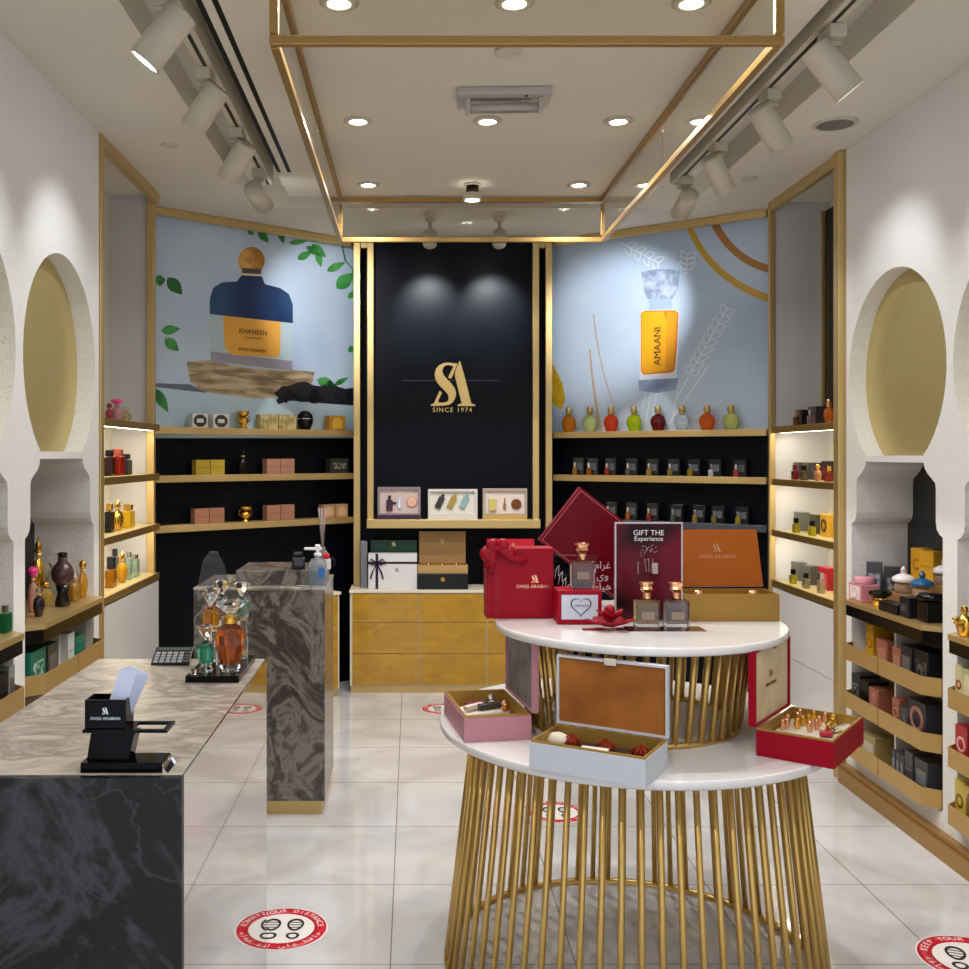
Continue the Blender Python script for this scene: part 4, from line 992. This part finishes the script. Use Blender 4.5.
# ribbon flower
t = thing('ribbon_rosette', 'deep red satin ribbon rosette at the corner of the heart box', 'ribbon', (.612, 3.09, ZT))
b = BM()
def petal(cx, cy, r, a, z, up):
    q = lathe([(0, 0), (r*.9, r*.05), (r, r*.12), (r*.8, r*.16), (0, r*.1)], 14, 1, .62)
    bmesh.ops.transform(q, matrix=Matrix.Translation((cx, cy, z)) @ Matrix.Rotation(a, 4, 'Z') @ Matrix.Rotation(up, 4, 'Y'), verts=q.verts); merge(b, q)
for k in range(6): a = k*PI/3; petal(.03*math.cos(a), .02*math.sin(a), .032, a, .011, -.25)
for k in range(5): a = k*1.26+.4; petal(.016*math.cos(a), .012*math.sin(a), .024, a, .026, -.6)
lathe([(0, .03), (.012, .034), (.012, .045), (0, .054)], 10, bm=b)
bmesh.ops.scale(b, vec=(1.3, 1.1, 1.5), verts=b.verts); obj('rosette', b, SAT, t)
obj('tails', merge(box(-.085, -.02, -.012, .012, .0, .003), box(.02, .075, -.006, .014, .0, .003)), SAT, t)
# poster stand
t = thing('poster_stand', 'framed dark red poster stand reading GIFT THE Experience on the upper table', 'sign', (.766, 3.235, ZT))
obj('frame', plate([(-.11, 0), (.11, 0), (.11, .322), (-.11, .322)], [[(-.105, .005), (.105, .005), (.105, .317), (-.105, .317)]], .012), C('B8A8A8', .2, .5), t)
obj('printed_sheet', box(-.105, .105, .003, .01, .005, .317), mottle('print_wine', '1E040A', '720A22', 5, .25, lo=.35, hi=.65, detail=1, spec=.2), t)
text('GIFT THE', .024, WT, t, (0, .002, .287)); text('Experience', .021, WT, t, (0, .002, .268), rot=(PI/2, 0, 0))
bq = BM()
for i in range(26):
    a = rr.uniform(0, 2*PI); r_ = rr.uniform(.005, .032); x, z = r_*math.cos(a), .225+r_*math.sin(a)*.8
    tube([(x, .001, z), (x+rr.uniform(-.008, .008), .001, z+rr.uniform(-.008, .008))], .0009, 5, bq)
for x in (-.006, 0, .006): tube([(x*2.5, .001, .205), (x, .001, .16)], .001, 5, bq)
obj('printed_bouquet', bq, C('B09A9A'), t); obj('printed_lines', merge(box(-.035, -.033, .0015, .003, .155, .195), box(.012, .03, .0015, .003, .155, .19)), C('B09A9A'), t)
# gold box with upright lid
t = thing('open_gift_box', 'large gold gift box with an orange-brown lid raised behind it, upper table', 'gift box', (1.038, 3.315, ZT))
BX = M('box_gold', '9A7430', .4, .4)
obj('base', tray(.31, .14, .088, .006, .02), BX, t)
obj('insert', cbox(.295, .125, .045, .021), SUEDE, t)
for x in (-.09, .09): obj('bottle_cap', lathe([(.011, .0662), (.02, .078), (.012, .092), (0, .094)], 12), ROSE, t, (x, 0, 0))
LIDM = M('orange_lid', '924A08', .4, spec=.2)
ld = obj('lid', box(-.155, .155, -.012, 0, 0, .20, .002), LIDM, t, (0, .09, .09), (-.35, 0, 0))
obj('monogram', sa_mesh(.03, .0008, .0, .12), ROSE, ld, (.01, -.012, 0)); text('SWISS ARABIAN', .018, ROSE, ld, (.01, -.0125, .103))
# ================================================================ GOODS IN THE LIT BAYS
def bayp(side, px, z, x=.08):
    X = (-1.5-x) if side == 'left' else (2.2+x)
    return Vector((X, X*F/(px-VX), z+.0008)), (PI/2 if side == 'left' else -PI/2)
LB = (1.83, 1.54, 1.245, .955); RBZ = (1.82, 1.505, 1.195, .89)
def bb(kind, side, px, z, h, w_, body, cap, lab, x=.08, **k):
    p, rz = bayp(side, px, z, x)
    if kind == 'f': return flacon(lab, 'perfume bottle', p, rz, w_, h, body, cap, None, **k)
    if kind == 'b': return block(lab, 'perfume bottle', p, rz, w_, w_*.6, h, body, cap, None, **k)
    return carton(lab, p, rz, w_, w_*.7, h, body, cap, None, **k)
PINK = M('pink_petals', 'E04A90', .5)
SL = {0: 'top', 1: 'second', 2: 'third', 3: 'lowest'}
bb('f', 'left', 117, LB[0], .12, .085, G('D89AA8', .4), PINK, 'perfume bottle with a pink flower stopper on the top shelf, left bay', capkind='flower')
bb('f', 'left', 109.5, LB[0], .09, .06, G('C04A5A', .4), C('8A1A2A'), 'small red perfume bottle at the front of the top shelf, left bay', capkind='flat')
bb('f', 'left', 126, LB[0], .085, .08, G('C9B68A', .6), GLASS, 'pale amber perfume bottle at the back of the top shelf, left bay')
bb('b', 'left', 109.5, LB[1], .135, .07, C('2A0E12', .15), C('141214', .2), 'black red perfume bottle on the second shelf, left bay')
bb('b', 'left', 117.5, LB[1], .14, .10, G('A8281C', .3), G('C86A50', .3), 'square red glass perfume bottle on the second shelf, left bay')
bb('b', 'left', 126, LB[1], .115, .08, C('26323C', .15), C('121820', .2), 'blue black perfume bottle on the second shelf, left bay')
bb('b', 'left', 109.5, LB[2], .15, .06, C('12100E', .15), GOLDP, 'black and gold perfume bottle on the third shelf, left bay')
bb('f', 'left', 117.5, LB[2], .165, .09, GOLDP, GOLDP, 'ornate polished gold perfume bottle on the third shelf, left bay', capkind='spire')
bb('b', 'left', 128, LB[2], .13, .09, G('E8C020', .4), GOLDP, 'yellow perfume bottle with gold cap on the third shelf, left bay')
bb('b', 'left', 111, LB[3], .16, .07, G('B87A10', .4), C('1E1E20', .2), 'amber perfume bottle with black cap on the lowest shelf, left bay', caph=.4)
bb('b', 'left', 115, LB[3], .17, .05, C('3C3C3E', .2), C('26262A', .2), 'dark grey perfume bottle on the lowest shelf, left bay', x=.16)
bb('f', 'left', 122, LB[3], .17, .08, G('E0A81C', .3), GOLDP, 'tall golden perfume bottle on the lowest shelf, left bay', capkind='spire')
bb('b', 'left', 128.5, LB[3], .155, .05, G('B8CCB8', .7), CHROME, 'pale green glass perfume bottle, front one of two on the lowest left bay shelf', caph=.2)
bb('b', 'left', 134.5, LB[3], .13, .07, G('B4CCB4', .7), CHROME, 'pale green glass perfume bottle, rear one of two on the lowest left bay shelf', caph=.2)
# right bay: small bottles before dark cartons
def pair(k, px, wb, hb, bc, bandc, tint, cap, cname, z, shelf, dpx=-6, hh=.085, kind='b'):
    p, rz = bayp('right', px, z, .15)
    carton('%s perfume box, %s from the back, %s shelf, right bay' % (cname, ORD[k], shelf), p, rz, wb, .06, hb, bc, bandc)
    q, rz = bayp('right', px+dpx, z, .05)
    if kind == 'b': block('small perfume bottle before the %s box from the back, %s shelf, right bay' % (ORD[k], shelf), 'perfume bottle', q, rz, .045, .03, hh, G(tint, .4), cap, caph=.35)
    else: flacon('round perfume bottle before the %s box from the back, %s shelf, right bay' % (ORD[k], shelf), 'perfume bottle', q, rz, .055, hh, G(tint, .4), cap)
DB = C('22201F', .25); DB2 = pattern('2A2622', '5E5448', 60); RBX = C('8E1420', .3)
pair(0, 803, .11, .10, DB, DB2, '6A4A2A', ROSE, 'dark brown', RBZ[0], 'top')
pair(1, 817, .11, .11, C('3A3034', .2), DB2, 'A07878', CHROME, 'dark plum', RBZ[0], 'top')
p, rz = bayp('right', 829, RBZ[0], .07); flacon('amber orange perfume bottle at the front of the top shelf, right bay', 'perfume bottle', p, rz, .075, .135, G('E07A20', .4), ROSE, capkind='flat')
pair(0, 801, .09, .10, C('3C3A3A'), DB2, '8A2A2C', C('501018'), 'charcoal', RBZ[1], 'second')
pair(1, 810, .08, .10, C('46403A'), DB2, '6A5A3A', BLACK, 'grey brown', RBZ[1], 'second')
pair(2, 820, .09, .10, C('2A2230', .3), DB2, 'D89A60', GOLDP, 'deep purple', RBZ[1], 'second', -2, .095, 'f')
pair(3, 829.5, .08, .11, C('1E181C', .3), C('6A2026'), 'A83A2A', GOLDP, 'black and red', RBZ[1], 'second', -1)
pair(0, 802, .10, .11, C('5A5A50', .3), DB2, 'A8981C', BLACK, 'grey olive', RBZ[2], 'third')
pair(1, 818, .10, .11, C('33342C', .3), DB2, 'B8B020', BLACK, 'dark olive', RBZ[2], 'third')
p, rz = bayp('right', 829, RBZ[2], .12); carton('golden yellow perfume box with dark round print, third shelf, right bay', p, rz, .1, .06, .125, C('C09028', .3), C('2A1C10'), shape='ring')
pair(0, 799, .10, .11, C('5C5C58', .3), DB2, 'A8A030', BLACK, 'ash grey', RBZ[3], 'lowest')
pair(1, 812, .11, .11, C('45443F', .3), DB2, '908A70', BLACK, 'dark grey', RBZ[3], 'lowest')
pair(2, 828, .13, .125, RBX, C('B04A4C'), 'B0A080', CHROME, 'bright red', RBZ[3], 'lowest', -7, .11)
# ================================================================ RIGHT ARCH SHELF
ZRs = ZR+.0008
RA = 'in the first right arch'
tag(obj('riser_step', merge(box(2.295, 2.47, 4.25, 4.82, ZRs, ZRs+.06, .002), box(2.395, 2.47, 4.25, 4.82, ZRs+.0605, ZRs+.12, .002)), GOLD), 'gold two-step display riser at the back of the shelf in the first right arch', 'display riser')
t = thing('perfume_box', 'pink box with a round lid and white oval print, far end of arch shelf', 'box', (2.215, 4.90, ZRs), -PI/2)
obj('box', cbox(.14, .09, .085, 0, .003), C('C07C86', .4), t)
obj('round_lid', lathe([(.045, .0855), (.047, .09), (.047, .112), (.042, .118), (0, .118)], 28), C('D690A0', .35), t)
obj('printed_front', merge(box(-.055, .055, -.0462, -.045, .01, .075), lathe([(.02, 0), (.03, 0), (.03, .002), (.02, .002), (.02, 0)], 20, cap=False, mtx=xf((0, -.0462, .043), (PI/2, 0, 0)))), C('E4D0CE', .4), t)
t = thing('squat_jar', 'squat black perfume jar with gold base beside the pink box', 'jar', (2.222, 4.745, ZRs), -PI/2)
obj('body', lathe([(.035, 0), (.035, .035), (.03, .045)], 24), GOLDP, t); obj('lid', lathe([(.03, .0455), (.046, .048), (.052, .056), (.05, .068), (.02, .074), (0, .074)], 28), BLACK, t)
for k, (x, y) in enumerate(((2.33, 4.93), (2.43, 4.905))): pass
carton('tall dark grey box with white diagonal print at the back of the arch shelf', (2.295, 4.962, ZRs), -.5, .07, .05, .185, C('43454A', .3), pattern('3A3C42', '9A9CA2', 30))
carton('tall black box with white diagonal print beside the dark grey one, arch shelf', (2.375, 4.915, ZRs), -.4, .10, .05, .165, C('2C2D33', .3), pattern('2C2D33', '8A8C94', 30))
carton('yellow perfume box with ring print, far one of two on the arch riser', (2.43, 4.765, ZRs+.121), -PI/2+.3, .075, .06, .15, C('D29A20', .35), C('B07C10'), shape='ring')
carton('yellow perfume box with plain front, near one of two on the arch riser', (2.43, 4.68, ZRs+.121), -PI/2+.3, .085, .06, .145, C('D8A024', .35), C('C08C18'), shape='line')
def domed(x, y, z, c, lab):
    t = thing('domed_jar', lab, 'jar', (x, y, z), 0, 'domed glass perfume jars in the right arch')
    obj('glass_body', lathe([(.036, 0), (.042, .01), (.042, .04), (.03, .048)], 24), G('C9A88A', .6), t)
    m = M('enamel_'+c, c, .15, coat=.5)
    obj('dome_lid', lathe([(.03, .0485), (.048, .052), (.052, .062), (.048, .074), (.028, .086), (.012, .092), (0, .092)], 28), m, t)
    obj('finial', lathe([(.01, .0925), (.014, .1), (.015, .108), (.008, .118), (.004, .124), (0, .126)], 16), m, t)
    obj('finial_band', lathe([(.0155, .106), (.0165, .108), (.0155, .11)], 16, cap=False), ROSE, t)
domed(2.332, 4.745, ZRs+.061, 'E4E0E0', 'white domed perfume jar on the lower riser step in the right arch')
domed(2.332, 4.57, ZRs+.061, '1E5A86', 'blue domed perfume jar on the lower riser step in the right arch')
domed(2.435, 4.57, ZRs+.121, 'E6E2E4', 'white domed perfume jar on the upper riser step in the right arch')
domed(2.435, 4.445, ZRs+.121, '2A6A94', 'blue domed perfume jar on the upper riser step in the right arch')
BX1 = C('111114', .3)
carton('low flat black box on the gold edge of the arch shelf', (2.185, 4.535, ZRs), -PI/2, .17, .06, .045, BX1, C('1E1E22'), shape='line')
carton('black box with grey diamond pattern on the arch shelf front', (2.20, 4.40, ZRs), -PI/2, .085, .07, .09, C('16171C', .3), pattern('16171C', '4A4C52', 40))
t = thing('squat_jar', 'black square jar with a wide round lid, near end of the right arch shelf', 'jar', (2.225, 4.285, ZRs), -PI/2)
obj('body', cbox(.085, .085, .09, 0, .006), BLACK, t); obj('lid', lathe([(.03, .0905), (.055, .096), (.058, .108), (.05, .12), (0, .124)], 24), BLACK, t)
t = flacon('ornate polished gold filigree flacon on the near arch shelf at the picture edge', 'perfume bottle', (2.185, 3.955, ZRs), -PI/2, .075, .125, GOLDP, GOLDP, capkind='spire', sy=.8)
b = BM()
for k in range(8): a = k*PI/4; lathe([(0, -.012), (.012, 0), (0, .012)], 8, bm=b, mtx=xf((.04*math.cos(a), .032*math.sin(a), .05+.012*(k % 2))))
obj('filigree_beads', b, GOLDP, t)
# ---- boxes in the right gold trays
def tb(side, rowz, px, wpx, h, m, band, lab, d=.1, shape='panel', back=0):
    X = (2.185+back) if side == 'right' else (-1.485-back); s = 1 if side == 'right' else -1
    Y = X*F/(px-VX); wd = abs(wpx*Y*Y/(X*F))
    carton(lab, (X+s*d/2, Y, rowz-.0642), -s*PI/2, wd, d, h, m, band, None, shape=shape)
R0, R1, R2 = R_ROWS
SALM = C('9A5C49', .4); SALM2 = C('B47A66', .4)
tb('right', R0, 869.5, 7, .175, C('D09A18', .35), C('B07E10'), 'bright yellow box in the far top gold tray, right', shape='ring', back=.03)
tb('right', R0, 881.5, 11, .135, SALM, SALM2, 'salmon box beside the yellow box, far top gold tray, right')
tb('right', R0, 896.5, 8.5, .125, SALM, SALM2, 'salmon box at the far end of the near top gold tray, right')
tb('right', R0, 906, 11, .15, C('26252A', .4), C('6A6460'), 'charcoal box in the near top gold tray, right')
tb('right', R0, 921, 14, .155, C('100F12', .35), pattern('1A1A1C', '5A5A50', 50), 'black box with grey band at the near end of the top tray, right')
tb('right', R1, 855.5, 8, .15, C('2A2A2E', .35), pattern('2A2A2E', '77787A', 40), 'dark box with grey flame print in the far middle gold tray, right')
tb('right', R1, 864, 8, .14, C('0E0E10', .35), None, 'plain black box in the far middle gold tray, right', shape=None)
tb('right', R1, 873.5, 9.5, .125, SALM, SALM2, 'salmon box with oval print in the far middle gold tray, right', shape='arch')
tb('right', R1, 895.5, 7, .13, SALM, SALM2, 'salmon box at the far end of the near middle gold tray, right', shape='ring')
tb('right', R1, 903.5, 8, .105, C('46484A', .35), pattern('3A3C3E', '77797A', 50), 'grey patterned box in the near middle gold tray, right')
tb('right', R1, 916.5, 18, .165, C('2C2C30', .4), C('9A6A5C', .5), 'dark grey box with a pink oval ring in the near middle tray, right', shape='ring')
tb('right', R2, 868, 14, .12, C('A0905C', .3), C('D8CDB4'), 'cream and gold box in the far bottom gold tray, right')
for k, px in enumerate((893.5, 897.6, 901.7)):
    tb('right', R2, px, 3.4, .12, C('4A4C50', .35), C('8A8C90'), 'narrow grey box, %s of three in the near bottom gold tray' % ORD[k])
tb('right', R2, 908.5, 8, .155, C('44464A', .35), C('66686C'), 'mid grey box in the near bottom gold tray, right', shape='line')
tb('right', R2, 921, 13, .15, C('3A3C40', .35), C('77797C'), 'dark grey box at the near end of the bottom gold tray, right')
tb('right', R0, 958.5, 7, .155, C('C8C08E', .4), C('9A3A34'), 'cream box with a red flower print, top tray at the picture edge', shape='ring')
tb('right', R0, 967, 11, .15, C('BDBB8C', .4), C('D8CFA8'), 'pale green box with an oval print, top tray at the picture edge', shape='arch')
tb('right', R1, 961, 12, .15, C('A8242C', .35), C('E2A39A'), 'red box with a pale ring print, middle tray at the picture edge', shape='ring')
tb('right', R2, 959.5, 10, .16, C('C9B24A', .4), C('8A6A2A'), 'yellow box with a ring print, bottom tray at the picture edge', shape='ring')
tb('right', R2, 969.5, 11, .155, C('C4A848', .4), C('7A5A2A'), 'golden box beside the yellow ring box, bottom tray at the picture edge', shape='arch')
# ================================================================ LEFT ARCH SHELF
ZLs = ZL+.0008
LA = 'left arch shelf'
flacon('tall gold teardrop perfume bottle at the back of the left arch shelf', 'perfume bottle', (-1.70, 4.55, ZLs), PI/2, .085, .29, GOLDP, GOLDP, capkind='spire')
t = flacon('pink-capped perfume bottle with red neck on the left arch shelf', 'perfume bottle', (-1.60, 4.22, ZLs), PI/2, .055, .19, G('D8A090', .4), M('hot_pink', 'E8388A', .4), capkind='flower')
flacon('black bulbous perfume bottle at the near end of the left arch shelf', 'perfume bottle', (-1.53, 4.10, ZLs), PI/2, .062, .125, C('16101A', .1), GLASS, capkind='ball')
flacon('large clear glass decanter on the left arch shelf', 'perfume bottle', (-1.67, 4.66, ZLs), PI/2, .10, .20, G('E0E4DC', .9), GLASS, capkind='flat')
flacon('short clear bottle with golden liquid on the left arch shelf', 'perfume bottle', (-1.635, 4.46, ZLs), PI/2, .08, .10, G('D8C060', .6), GOLDP)
t = thing('perfume_bottle', 'tall amethyst vase-shaped perfume bottle on a black glass foot, left arch', 'perfume bottle', (-1.53, 4.38, ZLs), PI/2)
obj('foot', lathe([(.028, 0), (.034, .01), (.022, .06), (.03, .09)], 20), C('0C0C10', .1), t)
obj('body', lathe([(.03, .0905), (.046, .12), (.05, .145), (.038, .175), (.018, .2), (.022, .215)], 24), C('4A3436', .12, .3), t)
obj('stopper', lathe([(.018, .2155), (.022, .232), (0, .238)], 16), C('2A1E20', .12, .3), t)
flacon('amber perfume bottle with a round metal ball cap on the left arch shelf', 'perfume bottle', (-1.53, 4.53, ZLs), PI/2, .075, .14, G('B88A30', .4), CHROME)
flacon('slim golden perfume bottle at the far end of the left arch shelf', 'perfume bottle', (-1.53, 4.645, ZLs), PI/2, .062, .175, G('D8A020', .3), GOLDP)
block('green perfume bottle on the near arch shelf at the left picture edge', 'perfume bottle', (-1.52, 3.735, ZLs), PI/2, .05, .035, .10, G('0C7A48', .4), CHROME, capw=.4)
carton('small white card box with a dark red top on the near left arch shelf', (-1.62, 3.74, ZLs), PI/2, .06, .04, .022, C('D8D0CC'), C('7A1028'))
L0 = .79
GRN = C('0E6A54', .35)
tb('left', L0, 38.5, 15, .15, GRN, pattern('0E6A54', 'A8B8A8', 40), 'dark green box with pale print, nearest in the left top gold tray')
tb('left', L0, 53, 10, .145, C('3E3A38', .35), C('6A6664'), 'charcoal brown box next to the green box, left top tray')
tb('left', L0, 71.5, 6, .15, C('C8CCCA', .4), C('B0B4B2'), 'white box between charcoal and green boxes, left top tray', shape='line')
tb('left', L0, 80, 9, .12, C('12705A', .35), C('3A8A74'), 'teal green box with its narrow side out, left top tray', shape='line')
tb('left', L0, 92, 11, .18, C('B8BCBC', .4), C('2A2426'), 'white box with a dark oval print at the far end, left top tray', shape='ring', back=.05)
tb('left', L0, 3, 10, .13, C('14161A', .3), C('2A2C30'), 'black box in the tray at the left picture edge', shape='line')
tb('left', L0, 12, 6, .14, C('8A8884', .4), C('5A5856'), 'grey box in the tray at the left picture edge')
# ================================================================ ON THE COUNTERS
CT = CZ+.0005
t = thing('card_holder', 'black acrylic card holder with a cup of papers and an open square stand', 'card holder', (-.583, 2.04, CT), .0)
ACR = M('black_acrylic', '040507', .1, spec=.15)
obj('base', box(-.082, .082, -.035, .035, 0, .02, .001), ACR, t)
obj('clear_corner', plate([(.0825, 0), (.094, 0), (.0825, .018)], (), .07, mtx=xf((0, -.035, 0))), GLASS, t)
st = plate([(-.074, 0), (.010, 0), (.022, .053), (-.066, .053)], (), .05); bmesh.ops.translate(st, verts=st.verts, vec=(0, -.02, .0205)); obj('stem', st, ACR, t)
pl = plate([(-.078, -.035), (.092, -.035), (.092, .035), (-.078, .035)], [[(.02, -.025), (.082, -.025), (.082, .025), (.02, .025)]], .006, mtx=xf((0, 0, .080), (PI/2, 0, 0)))
obj('shelf_plate', pl, ACR, t)
obj('cup', tray(.083, .055, .064, .003, .003, mtx=xf((-.034, 0, .0805))), ACR, t)
obj('monogram', sa_mesh(.014, .0006, -.034, .116), CHROME, t, (0, -.0277, 0)); text('SWISS ARABIAN', .0085, CHROME, t, (-.034, -.0281, .107))
for k in range(9):
    o = obj('paper', box(-.018-.001*k, .018, -.0004, .0004, 0, .118), M('paper_blue_white', 'C4CCE4', .6), t, (-.030+.0012*k, -.012+.0026*k, .0845), (-.10, .30+.012*k, 0))
t = thing('calculator', 'black desk calculator at the far end of the front counter', 'calculator', (-.733, 3.065, CT), .05)
sh = BM(); box(-.058, .058, -.045, .045, 0, .010, .003, bm=sh, mtx=xf((0, 0, .0175), (.38, 0, 0))); obj('body', sh, C('141416', .4), t)
for r_ in range(4):
    for c_ in range(6):
        obj('key', box(-.0065, .0065, -.0055, .0055, 0, .003, .001), C('8E9094' if c_ != 5 else '3A3A3C', .4), t, (-.045+.018*c_, -.0385+.0135*r_, .0255+.40*(-.035+.0145*r_)), (.38, 0, 0))
obj('display', box(-.05, .05, .022, .036, .0102, .0115, mtx=xf((0, 0, .0175), (.38, 0, 0))), C('4A5650', .2), t)
t = tag(obj('glossy_black_tray', box(-.635, -.485, 2.80, 3.10, CT, CT+.018, .001), ACR), 'glossy black tray of perfume bottles on the front counter', 'tray')
CT2 = CT+.0185
t = thing('perfume_bottle', 'large faceted perfume bottle of amber liquid with a clear flower stopper', 'perfume bottle', (-.522, 2.87, CT2), .15)
obj('glass_body', lathe([(.030, 0), (.033, .006), (.030, .018), (.044, .075), (.046, .105), (.036, .125), (.020, .134)], 8, 1, .75, shade=False, rot=PI/8), GLASS, t)
obj('liquid', lathe([(.024, .022), (.0385, .075), (.0405, .104), (.030, .118)], 8, 1, .72, shade=False, rot=PI/8), G('E8751A', .85), t)
obj('gold_neck', lathe([(.019, .1345), (.021, .14), (.017, .145), (.018, .16), (.021, .163)], 20), GOLDP, t)
obj('flower_stopper', lathe([(.012, .1635), (.016, .168), (.034, .182), (.040, .192), (.034, .2), (.02, .196), (.014, .205), (0, .205)], 8, shade=False), GLASS, t)
def stack_bottle(x, y, zl, lc, lab, h=.2):
    t = thing('perfume_bottle', lab, 'perfume bottle', (x, y, CT2), .2)
    obj('glass_body', lathe([(.019, 0), (.021, zl*.5), (.014, zl), (.024, zl+.02), (.024, zl+.055), (.012, zl+.07)], 8, shade=False), GLASS, t)
    obj('liquid', lathe([(.014, zl+.012), (.0195, zl+.022), (.0195, zl+.052), (.012, zl+.058)], 8, shade=False), G(lc, .85), t)
    obj('neck', cyl(.007, zl+.0705, zl+.082, 12), CHROME, t)
    obj('fan_stopper', lathe([(.008, zl+.0825), (.02, zl+.10), (.024, zl+.112), (.014, zl+.118), (0, zl+.114)], 8, 1, .5, shade=False), GLASS, t)
stack_bottle(-.590, 2.86, .016, '4CD0B0', 'small clear bottle of green liquid at the front of the black tray')
stack_bottle(-.592, 2.94, .10, 'FFC028', 'tall clear bottle of yellow liquid behind the green one')
stack_bottle(-.597, 3.0, .105, 'F08060', 'tall clear bottle of coral liquid on the black tray')
stack_bottle(-.578, 3.05, .12, 'A8C8C0', 'tall clear bottle of pale liquid at the back of the black tray, left')
stack_bottle(-.520, 3.05, .115, 'B0D8C8', 'tall clear bottle of pale liquid at the back of the black tray, right')
obj_ = thing('crystal_cube', 'small clear glass corner piece at the front of the black tray', 'glass ornament', (-.617, 2.82, CT2), .6)
obj('glass', cbox(.016, .016, .016, 0, .003), GLASS, obj_)
# rear counter
RT = 1.0435
t = thing('crystal_plaque', 'clear faceted crystal plaque with a dark top on the rear counter', 'award plaque', (-.925, 4.65, RT+.0005), .15)
obj('crystal', plate([(-.07, 0), (.07, 0), (.055, .09), (.025, .145), (-.02, .15), (-.045, .12)], (), .03, mtx=xf((0, -.015, 0))), M('crystal_grey', 'A8AEB8', .04, trans=.9, ior=1.5), t)
obj('dark_tip', plate([(.025, .1455), (-.02, .1505), (-.016, .158), (.018, .157)], (), .03, mtx=xf((0, -.015, 0))), C('55585E', .2, .5), t)
t = thing('sanitizer_bottle', 'clear hand sanitizer pump bottle with a white nozzle on the rear counter', 'pump bottle', (-.435, 4.612, RT+.0005))
obj('bottle', lathe([(.036, 0), (.041, .006), (.041, .10), (.034, .122), (.016, .132), (.015, .14)], 24, 1, .7), M('bottle_plastic', 'DCE8F2', .08, trans=.85, ior=1.3), t)
obj('gel', cyl(.030, .006, .045, 20, mtx=Matrix.Diagonal((1, .68, 1, 1))), M('gel_blue', 'C8DCEC', .1, trans=.8, ior=1.33), t)
obj('blue_label', box(.006, .032, -.0305, -.029, .045, .09), C('2A6AB8'), t)
obj('pump', merge(merge(cyl(.017, .1405, .155, 20, .002), cyl(.008, .155, .17, 12)), merge(box(-.062, .02, -.009, .009, .168, .18, .004), cyl(.013, .18, .193, 16, .003))), C('E8E8EA', .35), t)
t = thing('card_terminal', 'small black card terminal on the raised slab of the rear counter', 'card reader', (-.535, 4.72, 1.1125), .1)
obj('body', box(-.032, .032, -.03, .03, 0, .055, .01, mtx=None), C('141417', .4), t); obj('screen', box(-.022, .022, -.031, -.0301, .02, .045), C('2C3038', .1), t)
obj('rear_hump', box(-.025, .02, -.01, .028, .0555, .08, .008), C('141417', .4), t)
t = thing('reed_diffuser', 'reed diffuser with tall grey and pink reeds at the right end of the rear counter', 'reed diffuser', (-.435, 4.87, 1.1125))
obj('bottle', lathe([(.024, 0), (.026, .06), (.012, .08), (.013, .09)], 16), G('C8D0D8', .8), t)
for k, (dx, dy, c) in enumerate(((-.035, .0, '8A8684'), (-.02, .02, '8A8684'), (-.005, -.01, '9A9694'), (.014, .01, 'B0707C'), (.03, 0, '8A8684'), (-.045, .01, '77736F'))):
    obj('reed', tube([(0, 0, .05), (dx*.5, dy, .28)], .0022, 6), C(c, .6), t)
t = thing('price_gun', 'small white and red handheld tag gun behind the sanitizer bottle', 'tag gun', (-.40, 4.70, 1.1125))
obj('body', box(-.018, .018, -.02, .02, 0, .05, .006), C('D8DADC'), t); obj('red_head', box(-.02, .012, -.022, .018, .0505, .075, .006), C('C02028'), t); obj('black_handle', tube([(.018, 0, .06), (.035, 0, .045), (.036, 0, .02), (.02, 0, .006)], .005, 8), BLACK, t)
t = obj('charging_cable', tube([(-.40, 4.615, RT+.004), (-.41, 4.66, RT+.0035), (-.405, 4.595, RT+.004), (-.50, 4.60, RT+.004), (-.52, 4.605, RT+.004), (-.53, 4.612, RT+.004)], .003, 6), C('B8B8BA', .4))
tag(t, 'thin grey cable lying beside the sanitizer bottle', 'cable')
